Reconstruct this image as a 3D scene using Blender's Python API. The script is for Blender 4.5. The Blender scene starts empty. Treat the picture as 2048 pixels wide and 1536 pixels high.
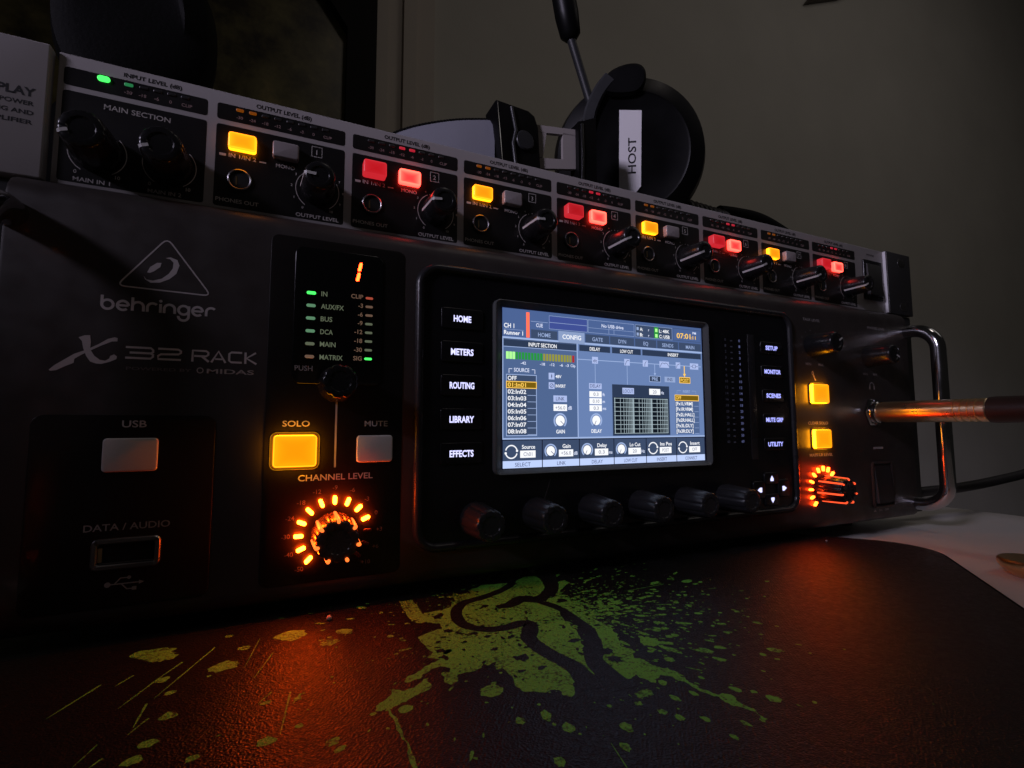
import bpy, math, random
from mathutils import Matrix, Vector
random.seed(7)
R = math.radians
MM = 0.001
scene = bpy.context.scene
C = scene.collection

# ------------------------------------------------------------------ camera
cam_d = bpy.data.cameras.new("camera")
cam = bpy.data.objects.new("camera", cam_d)
C.objects.link(cam)
cam_d.sensor_width = 36.0
cam_d.lens = 993.11 * 36.0 / 2048.0
cam_d.clip_start = 0.005
cam_d.clip_end = 30.0
right = Vector((0.90673209, -0.42170355, -0.00174371))
up = Vector((-0.03291563, -0.07489509, 0.99664803))
fwd = Vector((0.4204206, 0.90363535, 0.08179042))
mw = Matrix((right, up, -fwd)).transposed().to_4x4()
mw.translation = Vector((98.974, -181.817, 50.434)) * MM
cam.matrix_world = mw
scene.camera = cam

# ------------------------------------------------------------------ light
world = bpy.data.worlds.new("World")
scene.world = world
world.use_nodes = True
bg = world.node_tree.nodes["Background"]
bg.inputs[0].default_value = (1.0, 0.93, 0.87, 1)
bg.inputs[1].default_value = 0.006

def area(name, loc, target, size, watts, col, size_y=None, spread=180):
    d = bpy.data.lights.new(name, 'AREA')
    d.energy = watts
    d.color = col
    d.size = size * MM
    if size_y:
        d.shape = 'RECTANGLE'
        d.size_y = size_y * MM
    d.spread = R(spread)
    o = bpy.data.objects.new(name, d)
    C.objects.link(o)
    o.location = Vector(loc) * MM
    o.rotation_euler = (Vector(target) - Vector(loc)).to_track_quat('-Z', 'Y').to_euler()
    return o

# a monitor off to the far left, bluish; a dim bulb over the desk; unseen fills added for the wall
area("monitor_light", (-894, -418, 627), (205, 40, 260), 220, 0.20, (0.82, 0.75, 1.0), 190, spread=24)
area("room_light", (520, -600, 1500), (300, -50, 0), 220, 0.60, (1.0, 0.88, 0.82))
area("wall_fill", (1500, -500, 1300), (1500, 600, 500), 800, 0.86, (1.0, 0.91, 0.86))  # added fill, no lamp there; lifts the right of the wall
area("back_fill", (480, 400, 60), (560, 600, 230), 220, 0.13, (1.0, 0.93, 0.80), 80)  # added fill hidden behind the racks for the wall's bright patch

vs = scene.view_settings
vs.view_transform = 'Standard'
vs.look = 'None'
vs.exposure = 0.0
vs.gamma = 1.0
vs.use_curve_mapping = False
scene.render.engine = 'CYCLES'
cy = scene.cycles
cy.use_denoising = True
try:
    cy.denoiser = 'OPENIMAGEDENOISE'
    cy.denoising_prefilter = 'ACCURATE'
    cy.denoising_input_passes = 'RGB_ALBEDO_NORMAL'
except Exception:
    pass
cy.max_bounces = 6
cy.sample_clamp_indirect = 4.0
cy.use_light_tree = True
cy.pixel_filter_type = 'BLACKMAN_HARRIS'
cy.filter_width = 1.5

# ------------------------------------------------------------------ materials
def s2l(c):
    c /= 255.0
    return c / 12.92 if c <= 0.04045 else ((c + 0.055) / 1.055) ** 2.4

def rgb(r, g, b, k=1.0):
    return (s2l(r) * k, s2l(g) * k, s2l(b) * k)

def M(name, col=(0.5, 0.5, 0.5), rough=0.5, metal=0.0, spec=0.5, emit=None, es=1.0, bump=None, rvar=0.0, cvar=0.0, vscale=60.0):
    m = bpy.data.materials.new(name)
    m.use_nodes = True
    nt = m.node_tree
    p = nt.nodes["Principled BSDF"]
    p.inputs["Base Color"].default_value = (*col, 1)
    p.inputs["Roughness"].default_value = rough
    p.inputs["Metallic"].default_value = metal
    p.inputs["Specular IOR Level"].default_value = spec
    if emit:
        p.inputs["Emission Color"].default_value = (*emit, 1)
        p.inputs["Emission Strength"].default_value = es
    tc = None
    if bump or rvar or cvar:
        tc = nt.nodes.new("ShaderNodeTexCoord")
    if rvar:
        n = nt.nodes.new("ShaderNodeTexNoise")
        n.inputs["Scale"].default_value = vscale
        n.inputs["Detail"].default_value = 6
        nt.links.new(tc.outputs["Object"], n.inputs["Vector"])
        r = nt.nodes.new("ShaderNodeMapRange")
        r.inputs["From Min"].default_value = 0.3
        r.inputs["From Max"].default_value = 0.7
        r.inputs["To Min"].default_value = max(0.02, rough - rvar)
        r.inputs["To Max"].default_value = min(1, rough + rvar)
        nt.links.new(n.outputs["Fac"], r.inputs["Value"])
        nt.links.new(r.outputs["Result"], p.inputs["Roughness"])
    if cvar:
        n = nt.nodes.new("ShaderNodeTexNoise")
        n.inputs["Scale"].default_value = vscale * 0.6
        n.inputs["Detail"].default_value = 5
        nt.links.new(tc.outputs["Object"], n.inputs["Vector"])
        x = nt.nodes.new("ShaderNodeMix")
        x.data_type = 'RGBA'
        x.inputs[6].default_value = (*[c * (1 - cvar) for c in col], 1)
        x.inputs[7].default_value = (*[min(1, c * (1 + cvar)) for c in col], 1)
        nt.links.new(n.outputs["Fac"], x.inputs[0])
        nt.links.new(x.outputs[2], p.inputs["Base Color"])
    if bump:
        n = nt.nodes.new("ShaderNodeTexNoise")
        n.inputs["Scale"].default_value = bump[0]
        n.inputs["Detail"].default_value = 3
        nt.links.new(tc.outputs["Object"], n.inputs["Vector"])
        b = nt.nodes.new("ShaderNodeBump")
        b.inputs["Strength"].default_value = bump[1]
        b.inputs["Distance"].default_value = bump[2] * MM
        nt.links.new(n.outputs["Fac"], b.inputs["Height"])
        nt.links.new(b.outputs["Normal"], p.inputs["Normal"])
    return m

def E(name, col, k=1.0, rough=0.35):
    return M(name, (0.02, 0.02, 0.02), rough, emit=col, es=k)

m_panel = M("dark powder coat", (0.044, 0.037, 0.035), 0.40, spec=0.35, bump=(2600, 0.25, 0.05), rvar=0.10, cvar=0.22, vscale=110)
m_inlay = M("black satin inlay", (0.040, 0.032, 0.030), 0.36, spec=0.3, bump=(2600, 0.2, 0.04), rvar=0.06)
m_inlay_shade = M("black inlay", (0.013, 0.011, 0.010), 0.36, spec=0.25, bump=(2600, 0.2, 0.04), rvar=0.08)  # darkened inlay copy: the lower-left shade is put into its colour
m_disp = M("black glossy inlay", (0.008, 0.008, 0.010), 0.30, bump=(2400, 0.12, 0.03), rvar=0.07)
m_rim = M("black satin rim", (0.023, 0.023, 0.026), 0.28, rvar=0.05)
m_sframe = M("screen frame plastic", (0.11, 0.118, 0.12), 0.32, rvar=0.05)
m_window = M("smoked window", (0.006, 0.006, 0.006), 0.16, rvar=0.05)
m_chassis = M("black steel", (0.015, 0.015, 0.016), 0.5, rvar=0.08)
m_ear = M("ear coat", (0.030, 0.030, 0.031), 0.45, bump=(2600, 0.2, 0.05))
m_print = M("grey print", (0.58, 0.54, 0.56), 0.5)
m_print2 = M("dim print", (0.36, 0.33, 0.335), 0.5)
m_print3 = M("faint print", (0.14, 0.125, 0.13), 0.5)
m_knob = M("black knob plastic", (0.012, 0.012, 0.013), 0.24, bump=(1800, 0.08, 0.03), rvar=0.06)
m_knobg = M("ribbed level knob", (0.055, 0.036, 0.032), 0.26, rvar=0.03)
m_knobs = M("soft knob rubber", (0.030, 0.030, 0.034), 0.30, bump=(1800, 0.1, 0.03), rvar=0.06)
m_pointer = M("white pointer", (0.62, 0.61, 0.60), 0.45)
m_hole = M("black hole", (0.002, 0.002, 0.002), 0.6)
m_chrome = M("chrome", (0.60, 0.60, 0.62), 0.13, 1.0, rvar=0.05)
m_steel = M("dull steel", (0.30, 0.29, 0.30), 0.34, 1.0, rvar=0.08)
m_gold = M("gold plug", (0.95, 0.72, 0.44), 0.30, 1.0, rvar=0.035, vscale=60)
m_brass = M("brass", (0.75, 0.52, 0.27), 0.30, 1.0, rvar=0.08)
m_rubber = M("black rubber", (0.016, 0.014, 0.014), 0.55, rvar=0.05)
m_brownboot = M("brown boot", (0.030, 0.018, 0.014), 0.45, rvar=0.05)
m_hapaint = M("light grey paint", (0.37, 0.345, 0.35), 0.50, bump=(2200, 0.15, 0.04), cvar=0.05, rvar=0.06)
m_hacell = M("black gloss print", (0.010, 0.0095, 0.010), 0.36, bump=(2200, 0.15, 0.03), rvar=0.05)
m_bare = M("bare aluminium edge", (0.85, 0.84, 0.86), 0.4)
m_ink = M("black ink", (0.008, 0.008, 0.010), 0.5)
m_haprint = M("amp lettering", (0.52, 0.49, 0.48), 0.5)
m_haprint2 = M("amp small lettering", (0.34, 0.23, 0.23), 0.5)
m_btn_off = M("milky button", (0.80, 0.75, 0.74), 0.42, rvar=0.04)
m_btn_grey = M("clear grey button", (0.34, 0.30, 0.31), 0.25, rvar=0.04)
m_amber = E("amber lit face", (1.3, 0.40, 0.002), 1.0)
m_amber_e = E("amber lit edge", (3.2, 0.72, 0.015), 1.0)
def E2(name, c0, c1, power, cx=0.5, cz=0.5):
    """a lit translucent cap: the light guide is brighter towards its rim"""
    m = E(name, c0)
    nt = m.node_tree
    p = nt.nodes["Principled BSDF"]
    tc = nt.nodes.new("ShaderNodeTexCoord")
    sep = nt.nodes.new("ShaderNodeSeparateXYZ")
    nt.links.new(tc.outputs["Generated"], sep.inputs[0])
    ms = []
    for ax, c in ((0, cx), (2, cz)):
        a = nt.nodes.new("ShaderNodeMath"); a.operation = 'SUBTRACT'; a.inputs[1].default_value = c
        nt.links.new(sep.outputs[ax], a.inputs[0])
        q = nt.nodes.new("ShaderNodeMath"); q.operation = 'ABSOLUTE'
        nt.links.new(a.outputs[0], q.inputs[0])
        ms.append(q)
    mx = nt.nodes.new("ShaderNodeMath"); mx.operation = 'MAXIMUM'
    nt.links.new(ms[0].outputs[0], mx.inputs[0]); nt.links.new(ms[1].outputs[0], mx.inputs[1])
    d = nt.nodes.new("ShaderNodeMath"); d.operation = 'MULTIPLY'; d.inputs[1].default_value = 2.0
    nt.links.new(mx.outputs[0], d.inputs[0])
    pw = nt.nodes.new("ShaderNodeMath"); pw.operation = 'POWER'; pw.inputs[1].default_value = power
    nt.links.new(d.outputs[0], pw.inputs[0])
    mix = nt.nodes.new("ShaderNodeMix"); mix.data_type = 'RGBA'; mix.clamp_factor = True
    mix.inputs[6].default_value = (*c0, 1); mix.inputs[7].default_value = (*c1, 1)
    nt.links.new(pw.outputs[0], mix.inputs[0])
    nt.links.new(mix.outputs[2], p.inputs["Emission Color"])
    oi = nt.nodes.new("ShaderNodeObjectInfo")
    mr = nt.nodes.new("ShaderNodeMapRange")
    mr.inputs["To Min"].default_value = 0.86
    mr.inputs["To Max"].default_value = 1.10
    nt.links.new(oi.outputs["Random"], mr.inputs["Value"])
    nt.links.new(mr.outputs["Result"], p.inputs["Emission Strength"])
    return m
m_amber = E2("amber lit cap", (1.3, 0.36, 0.0015), (1.5, 0.66, 0.006), 3.0)
m_amber_h = E("small amber side", (5.0, 1.3, 0.02), 1.0)
m_red_h = E("small red side", (8.0, 0.25, 0.18), 1.0)
m_amber_s = E("amber lit side", (24.0, 8.0, 0.08), 1.0)
m_red = E2("red lit cap", (3.0, 0.050, 0.050), (3.2, 0.34, 0.22), 2.6, 0.46, 0.40)
m_red_e = E("red lit edge", (5.0, 0.34, 0.22), 1.0)
m_reddim = E2("dim red cap", (0.50, 0.005, 0.010), (0.56, 0.014, 0.024), 2.0)
m_reddim_e = E("dim red edge", (0.60, 0.018, 0.028), 1.0)
m_led = E("orange ring light", (150.0, 9.5, 0.30), 1.0)
m_led2 = E("dimmer ring light", (48.0, 2.0, 0.12), 1.0)
m_ridge2 = E("red light guide", (1.5, 0.125, 0.035), 1.0)
m_ridge = E("light guide ridge", (1.9, 0.30, 0.045), 1.0)
m_led_off = M("unlit ring light", (0.05, 0.015, 0.012), 0.35)
m_digit = E("orange digit", (60.0, 0.72, 0.10), 1.0)
m_green = E("green light", (0.03, 1.0, 0.16), 2.6)
m_green_c = E("green light core", (0.10, 1.5, 0.20), 1.0)
m_green_dim = E("dim green light", (0.03, 0.33, 0.11), 0.5)
m_lamp_off = M("unlit lamp", (0.35, 0.30, 0.26), 0.5)
m_lamp_gr = E("pale green lamp", (0.13, 0.31, 0.17), 0.75)
m_lamp_gr2 = E("pale lamp", (0.16, 0.19, 0.12), 0.6)
m_lamp_tan = E("tan lamp", (0.26, 0.15, 0.10), 0.5)
m_lamp_red = E("pale red lamp", (0.55, 0.09, 0.05), 0.7)
m_lv_amber = E("dim amber level light", (0.40, 0.09, 0.0), 0.38)
m_lv_red = E("dim red level light", (0.75, 0.02, 0.05), 0.55)
m_dark_lens = M("dark lens", (0.03, 0.03, 0.032), 0.3)
m_white_glow = E("white backlit letters", (0.62, 0.62, 1.0), 1.5)
m_blue_glow = E("blue backlit letters", (0.38, 0.40, 1.0), 1.5)
m_dim_glow = E("dim blue scale", (0.08, 0.09, 0.20), 1.0)
m_dim_glow2 = E("faint scale", (0.012, 0.012, 0.02), 1.0)
m_amber_print = M("warm print", (0.55, 0.45, 0.38), 0.5)

# ------------------------------------------------------------------ mesh builder (millimetres in, metres out)
_text_cache = {}

def text_mesh(s, bold=0.0):
    if (s, bold) in _text_cache:
        return _text_cache[(s, bold)]
    cu = bpy.data.curves.new("lettering_curve", 'FONT')
    cu.body = s
    cu.size = 1.0
    cu.resolution_u = 3
    cu.offset = bold
    o = bpy.data.objects.new("lettering_curve", cu)
    C.objects.link(o)
    dg = bpy.context.evaluated_depsgraph_get()
    me = o.evaluated_get(dg).to_mesh()
    v = [(p.co.x, p.co.y) for p in me.vertices]
    f = [tuple(p.vertices) for p in me.polygons]
    # keep triangles counter-clockwise
    out = []
    for p in f:
        a = sum(v[p[i]][0] * v[p[(i + 1) % len(p)]][1] - v[p[(i + 1) % len(p)]][0] * v[p[i]][1] for i in range(len(p)))
        out.append(p if a > 0 else tuple(reversed(p)))
    bpy.data.objects.remove(o)
    bpy.data.curves.remove(cu)
    _text_cache[(s, bold)] = (v, out)
    return _text_cache[(s, bold)]

CAP = 0.73

class MB:
    def __init__(self):
        self.v, self.f, self.fm, self.mats = [], [], [], []
        self.slot = 0
        self.xf = None

    def mat(self, m):
        if m not in self.mats:
            self.mats.append(m)
        self.slot = self.mats.index(m)
        return self

    def vert(self, p):
        if self.xf is not None:
            p = self.xf @ Vector(p)
        self.v.append((p[0], p[1], p[2]))
        return len(self.v) - 1

    def face(self, idx):
        self.f.append(tuple(idx))
        self.fm.append(self.slot)

    def poly(self, pts):
        self.face([self.vert(p) for p in pts])

    def rings(self, rings, close=True, cap0=False, cap1=False, capmat=None):
        ids = [[self.vert(p) for p in r] for r in rings]
        n = len(ids[0])
        for a, b in zip(ids, ids[1:]):
            for i in range(n if close else n - 1):
                j = (i + 1) % n
                self.face((a[i], a[j], b[j], b[i]))
        if cap0:
            self.face(list(reversed(ids[0])))
        if cap1:
            s = self.slot
            if capmat:
                self.mat(capmat)
            self.face(ids[-1])
            self.slot = s
        return ids

    def plate(self, x0, z0, x1, z1, r, yb, yf, b=0.3, n=5, facemat=None, edgemat=None, sidemat=None):
        """rounded plate facing -y, back at yb, front at yf, rounded front edge b"""
        steps = 3
        rs = [[(x, yb, z) for x, z in rr(x0, z0, x1, z1, r, n)]]
        rs.append([(x, yf + b, z) for x, z in rr(x0, z0, x1, z1, r, n)])
        s = self.slot
        if sidemat:
            self.mat(sidemat)
            self.rings(rs)
            rs = rs[-1:]
        if edgemat:
            self.mat(edgemat)
        for k in range(1, steps + 1):
            a = k / steps * math.pi / 2
            i = b * (1 - math.cos(a))
            yy = yf + b * (1 - math.sin(a))
            rs.append([(x, yy, z) for x, z in rr(x0 + i, z0 + i, x1 - i, z1 - i, max(r - i, 0.05), n)])
        self.rings(rs, cap1=True, capmat=facemat)
        self.slot = s
        return self

    def flat(self, pts, y):
        self.poly([(x, y, z) for x, z in pts])
        return self

    def rect(self, x0, z0, x1, z1, y):
        return self.flat([(x0, z0), (x1, z0), (x1, z1), (x0, z1)], y)

    def rrect(self, x0, z0, x1, z1, r, y, n=5):
        return self.flat(rr(x0, z0, x1, z1, r, n), y)

    def frame(self, x0, z0, x1, z1, w, y):
        self.rect(x0, z0, x1, z0 + w, y)
        self.rect(x0, z1 - w, x1, z1, y)
        self.rect(x0, z0 + w, x0 + w, z1 - w, y)
        self.rect(x1 - w, z0 + w, x1, z1 - w, y)
        return self

    def stroke(self, pts, w, y, closed=False):
        n = len(pts)
        L, Rr = [], []
        for i in range(n):
            if closed:
                a, b = Vector(pts[i - 1]), Vector(pts[(i + 1) % n])
            else:
                a, b = Vector(pts[max(0, i - 1)]), Vector(pts[min(n - 1, i + 1)])
            d = (b - a)
            d = d.normalized() if d.length > 1e-9 else Vector((1, 0))
            nn = Vector((-d.y, d.x)) * (w / 2)
            p = Vector(pts[i])
            L.append(p + nn)
            Rr.append(p - nn)
        m = n if closed else n - 1
        for i in range(m):
            j = (i + 1) % n
            self.poly([(q.x, y, q.y) for q in (Rr[i], Rr[j], L[j], L[i])])
        return self

    def arc(self, cx, cz, r, a0, a1, w, y, n=24):
        pts = [(cx + r * math.cos(R(a0 + (a1 - a0) * i / n)), cz + r * math.sin(R(a0 + (a1 - a0) * i / n))) for i in range(n + 1)]
        return self.stroke(pts, w, y)

    def disc(self, cx, cz, r, y, n=24, sx=1.0):
        return self.flat([(cx + sx * r * math.cos(2 * math.pi * i / n), cz + r * math.sin(2 * math.pi * i / n)) for i in range(n)], y)

    def text(self, s, x, z, h, y, w=None, align='c', rot=0.0, shear=0.0, bold=0.012):
        v, f = text_mesh(s, bold)
        if not v:
            return self
        xs = [p[0] for p in v]
        mn, mx = min(xs), max(xs)
        k = h / CAP
        kx = (w / (mx - mn)) if w else k
        off = {'c': (mn + mx) / 2, 'l': mn, 'r': mx}[align]
        ca, sa = math.cos(R(rot)), math.sin(R(rot))
        ids = []
        for px, py in v:
            a = (px - off) * kx
            b = py * k
            a += b * shear
            ids.append(self.vert((x + a * ca - b * sa, y, z + a * sa + b * ca)))
        for p in f:
            self.face([ids[i] for i in p])
        return self

    def lathe(self, prof, n=32, cx=0.0, cz=0.0, flutes=0, depth=0.0, fl_range=None, cap0=False, cap1=True):
        """turn (radius, y) about the y axis; first points at the back (larger y)"""
        rs = []
        for r, yy in prof:
            ring = []
            for i in range(n):
                a = 2 * math.pi * i / n
                q = r
                if flutes and (fl_range is None or fl_range[0] <= yy <= fl_range[1]):
                    c = math.cos(a * flutes)
                    q = r - depth * max(0.0, c) ** 3
                ring.append((cx + q * math.cos(a), yy, cz + q * math.sin(a)))
            rs.append(ring)
        self.rings(rs, cap0=cap0, cap1=cap1)
        return self

    def tube(self, path, rad, n=12, caps=True):
        P = [Vector(p) for p in path]
        rads = rad if isinstance(rad, (list, tuple)) else [rad] * len(P)
        rings = []
        prev = None
        for i, p in enumerate(P):
            t = (P[min(i + 1, len(P) - 1)] - P[max(i - 1, 0)]).normalized()
            if prev is None:
                a = Vector((0, 0, 1)) if abs(t.z) < 0.9 else Vector((1, 0, 0))
                u = t.cross(a).normalized()
            else:
                u = (prev - t * prev.dot(t)).normalized()
            prev = u
            w = t.cross(u)
            rings.append([p + (u * math.cos(2 * math.pi * k / n) + w * math.sin(2 * math.pi * k / n)) * rads[i] for k in range(n)])
        self.rings(rings, cap0=caps, cap1=caps)
        return self

    def box(self, x0, y0, z0, x1, y1, z1):
        a = [(x0, y0, z0), (x1, y0, z0), (x1, y0, z1), (x0, y0, z1)]
        b = [(x0, y1, z0), (x1, y1, z0), (x1, y1, z1), (x0, y1, z1)]
        self.rings([b, a], cap0=True, cap1=True)
        return self

def rr(x0, z0, x1, z1, r, n=5):
    r = min(r, (x1 - x0) / 2 - 1e-4, (z1 - z0) / 2 - 1e-4)
    out = []
    for cx, cz, a0 in ((x1 - r, z0 + r, -90), (x1 - r, z1 - r, 0), (x0 + r, z1 - r, 90), (x0 + r, z0 + r, 180)):
        for i in range(n + 1):
            a = R(a0 + 90 * i / n)
            out.append((cx + r * math.cos(a), cz + r * math.sin(a)))
    return out

def catmull(pts, sub=6, closed=False):
    P = [Vector(p) for p in pts]
    n = len(P)
    out = []
    for i in range(n if closed else n - 1):
        p0 = P[i - 1] if (i > 0 or closed) else P[i]
        p1, p2 = P[i], P[(i + 1) % n]
        p3 = P[(i + 2) % n] if (i + 2 < n or closed) else p2
        for k in range(sub):
            t = k / sub
            out.append(0.5 * ((2 * p1) + (p2 - p0) * t + (2 * p0 - 5 * p1 + 4 * p2 - p3) * t * t + (3 * p1 - p0 - 3 * p2 + p3) * t ** 3))
    if not closed:
        out.append(P[-1])
    return out

WLOC = {}

def obj(name, mb, parent=None, loc=(0, 0, 0), label=None, sharp=38):
    """link one mesh object; loc and vertices in mm in scene coordinates"""
    me = bpy.data.meshes.new(name)
    me.from_pydata([(a * MM, b * MM, c * MM) for a, b, c in mb.v], [], mb.f)
    for m in mb.mats:
        me.materials.append(m)
    me.polygons.foreach_set("material_index", mb.fm)
    me.polygons.foreach_set("use_smooth", [True] * len(mb.f))
    me.set_sharp_from_angle(angle=R(sharp))
    me.update()
    o = bpy.data.objects.new(name, me)
    C.objects.link(o)
    place(o, parent, loc)
    if label:
        o["label"] = label
    return o

def place(o, parent, loc):
    loc = Vector(loc)
    WLOC[o.name] = loc
    if parent is not None:
        o.parent = parent
        o.location = (loc - WLOC[parent.name]) * MM
    else:
        o.location = loc * MM

def again(src, parent, loc, label=None):
    o = src.copy()
    C.objects.link(o)
    for k in ("label",):
        if k in o:
            del o[k]
    place(o, parent, loc)
    if label:
        o["label"] = label
    return o

def thing(name, label, cat, loc=(0, 0, 0), group=None):
    o = bpy.data.objects.new(name, None)
    o.empty_display_size = 0.01
    C.objects.link(o)
    place(o, None, loc)
    tag(o, label, cat, group)
    return o

def tag(o, label, cat, group=None):
    o["label"] = label
    o["category"] = cat
    if group:
        o["group"] = group

def structure(o):
    o["kind"] = "structure"
    return o

# ------------------------------------------------------------------ wall, window, desk
MATZ = -12.0
DESKZ = -16.2
m_wall = M("wall paint", (0.55, 0.525, 0.47), 0.75, bump=(260, 0.35, 0.8), cvar=0.12, rvar=0.1, vscale=9)
b = MB().mat(m_wall)
b.box(-1500, 600, -900, 3600, 640, 2200)
structure(obj("wall", b))

m_sash = M("dark wood", (0.005, 0.004, 0.003), 0.6, spec=0.15, cvar=0.3, vscale=25)
m_trim = M("trim paint", (0.50, 0.44, 0.375), 0.55, bump=(70, 0.2, 1.0), cvar=0.10, vscale=12)
m_pane = bpy.data.materials.new("murky pane")
m_pane.use_nodes = True
nt = m_pane.node_tree
p = nt.nodes["Principled BSDF"]
p.inputs["Roughness"].default_value = 0.35
tc = nt.nodes.new("ShaderNodeTexCoord")
nz = nt.nodes.new("ShaderNodeTexNoise")
nz.inputs["Scale"].default_value = 9
nz.inputs["Detail"].default_value = 8
nz.inputs["Roughness"].default_value = 0.65
rp = nt.nodes.new("ShaderNodeValToRGB")
rp.color_ramp.elements[0].position = 0.36
rp.color_ramp.elements[0].color = (0.03, 0.024, 0.014, 1)
rp.color_ramp.elements[1].position = 0.72
rp.color_ramp.elements[1].color = (0.42, 0.31, 0.12, 1)
e = rp.color_ramp.elements.new(0.55)
e.color = (0.18, 0.155, 0.065, 1)
nt.links.new(tc.outputs["Object"], nz.inputs["Vector"])
nt.links.new(nz.outputs["Fac"], rp.inputs["Fac"])
nt.links.new(rp.outputs["Color"], p.inputs["Base Color"])

win = thing("window", "dark window with a murky green view and pale side casing", "window", (-200, 600, 100))
b = MB().mat(m_pane)
b.box(-800, 592, 100, 185, 599, 1250)
obj("pane", b, win)
b = MB().mat(m_sash)
# upright with a curved haunch at its head
outl = [(173, 100), (217, 100), (217, 1250), (-800, 1250), (-800, 860), (-200, 850)]
outl += [(-200 + 373 * t, 850 - 190 * t ** 3) for t in [i / 10 for i in range(1, 10)]] + [(173, 660)]
b.rings([[(x, 591.5, z) for x, z in outl], [(x, 574, z) for x, z in outl]], cap1=True)
obj("sash", b, win)
b = MB().mat(m_trim)
for x0, x1, y in ((217.3, 236, 580), (236, 260, 585), (260, 281, 577), (281, 314, 588)):
    b.box(x0, y, 80, x1, 599.5, 1290)
obj("casing", b, win)

m_board = M("brown board", (0.045, 0.028, 0.018), 0.5, cvar=0.2)
b = MB().mat(m_board)
pts = [(1306, 1146), (1450, 1214), (1760, 1420), (1720, 1580), (1380, 1235)]
b.rings([[(x, 599, z) for x, z in pts], [(x, 585, z) for x, z in pts]], cap1=True)
o = obj("wooden_board", b)
tag(o, "dark brown pointed board end at the top edge of the plain wall", "board")

m_desk = M("white desk laminate", (0.80, 0.77, 0.75), 0.42, bump=(900, 0.15, 0.06), rvar=0.08, cvar=0.04, vscale=20)
b = MB().mat(m_desk)
pl = MB()
edge = rr(-700, -700, 588, 598, 12, 6)
b.rings([[(x, y, DESKZ - 25) for x, y in edge], [(x, y, DESKZ - 1.2) for x, y in edge],
         [(x * 0.9985, y * 0.9985, DESKZ) for x, y in edge]], cap0=True, cap1=True)
o = obj("desk", b)
tag(o, "pale desk top carrying the rack gear, bare at its right end", "desk")

# ------------------------------------------------------------------ desk mat with its printed splatter
def mat_cloth(name, col, rough, spec):
    m = bpy.data.materials.new(name)
    m.use_nodes = True
    nt = m.node_tree
    p = nt.nodes["Principled BSDF"]
    p.inputs["Base Color"].default_value = (*col, 1)
    p.inputs["Specular IOR Level"].default_value = spec
    tc = nt.nodes.new("ShaderNodeTexCoord")
    mp = nt.nodes.new("ShaderNodeMapping")
    mp.inputs["Rotation"].default_value = (0, 0, R(39))
    nt.links.new(tc.outputs["Object"], mp.inputs["Vector"])
    v = nt.nodes.new("ShaderNodeTexVoronoi")
    v.inputs["Scale"].default_value = 1900
    n = nt.nodes.new("ShaderNodeTexNoise")
    n.inputs["Scale"].default_value = 620
    n.inputs["Detail"].default_value = 5
    w1 = nt.nodes.new("ShaderNodeTexWave")
    w1.inputs["Scale"].default_value = 340
    w1.inputs["Distortion"].default_value = 3.0
    w1.inputs["Detail Scale"].default_value = 3.0
    for t in (v, n, w1):
        nt.links.new(mp.outputs["Vector"], t.inputs["Vector"])
    a1 = nt.nodes.new("ShaderNodeMath")
    a1.operation = 'ADD'
    nt.links.new(v.outputs["Distance"], a1.inputs[0])
    nt.links.new(n.outputs["Fac"], a1.inputs[1])
    a2 = nt.nodes.new("ShaderNodeMath")
    a2.operation = 'MULTIPLY_ADD'
    a2.inputs[1].default_value = 0.22
    nt.links.new(w1.outputs["Fac"], a2.inputs[0])
    nt.links.new(a1.outputs[0], a2.inputs[2])
    bp = nt.nodes.new("ShaderNodeBump")
    bp.inputs["Strength"].default_value = 0.45
    bp.inputs["Distance"].default_value = 0.00036
    nt.links.new(a2.outputs[0], bp.inputs["Height"])
    nt.links.new(bp.outputs["Normal"], p.inputs["Normal"])
    r = nt.nodes.new("ShaderNodeMapRange")
    r.inputs["From Min"].default_value = 0.3
    r.inputs["From Max"].default_value = 0.7
    r.inputs["To Min"].default_value = rough - 0.08
    r.inputs["To Max"].default_value = rough + 0.10
    nt.links.new(n.outputs["Fac"], r.inputs["Value"])
    nt.links.new(r.outputs["Result"], p.inputs["Roughness"])
    return m

m_mat = mat_cloth("black mat cloth", (0.0175, 0.0165, 0.017), 0.40, 0.42)
def wear(m, dark):
    nt = m.node_tree
    p = nt.nodes["Principled BSDF"]
    tc = nt.nodes.new("ShaderNodeTexCoord")
    n = nt.nodes.new("ShaderNodeTexNoise")
    n.inputs["Scale"].default_value = 1300
    n.inputs["Detail"].default_value = 2
    n2 = nt.nodes.new("ShaderNodeTexNoise")
    n2.inputs["Scale"].default_value = 70
    n2.inputs["Detail"].default_value = 4
    a = nt.nodes.new("ShaderNodeMath"); a.operation = 'MULTIPLY_ADD'; a.inputs[1].default_value = 0.55
    nt.links.new(tc.outputs["Object"], n.inputs["Vector"]); nt.links.new(tc.outputs["Object"], n2.inputs["Vector"])
    nt.links.new(n2.outputs["Fac"], a.inputs[0]); nt.links.new(n.outputs["Fac"], a.inputs[2])
    r = nt.nodes.new("ShaderNodeMapRange")
    r.inputs["From Min"].default_value = 0.78; r.inputs["From Max"].default_value = 1.02
    nt.links.new(a.outputs[0], r.inputs["Value"])
    mix = nt.nodes.new("ShaderNodeMix"); mix.data_type = 'RGBA'
    mix.inputs[6].default_value = p.inputs["Base Color"].default_value
    mix.inputs[7].default_value = (*dark, 1)
    nt.links.new(r.outputs["Result"], mix.inputs[0])
    nt.links.new(mix.outputs[2], p.inputs["Base Color"])
m_matg = mat_cloth("green mat print", (0.24, 0.80, 0.095), 0.54, 0.35)
wear(m_matg, (0.06, 0.10, 0.03))
m_stitch = M("mat edge", (0.004, 0.004, 0.004), 0.9, spec=0.1, bump=(1500, 0.6, 0.3))

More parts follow.
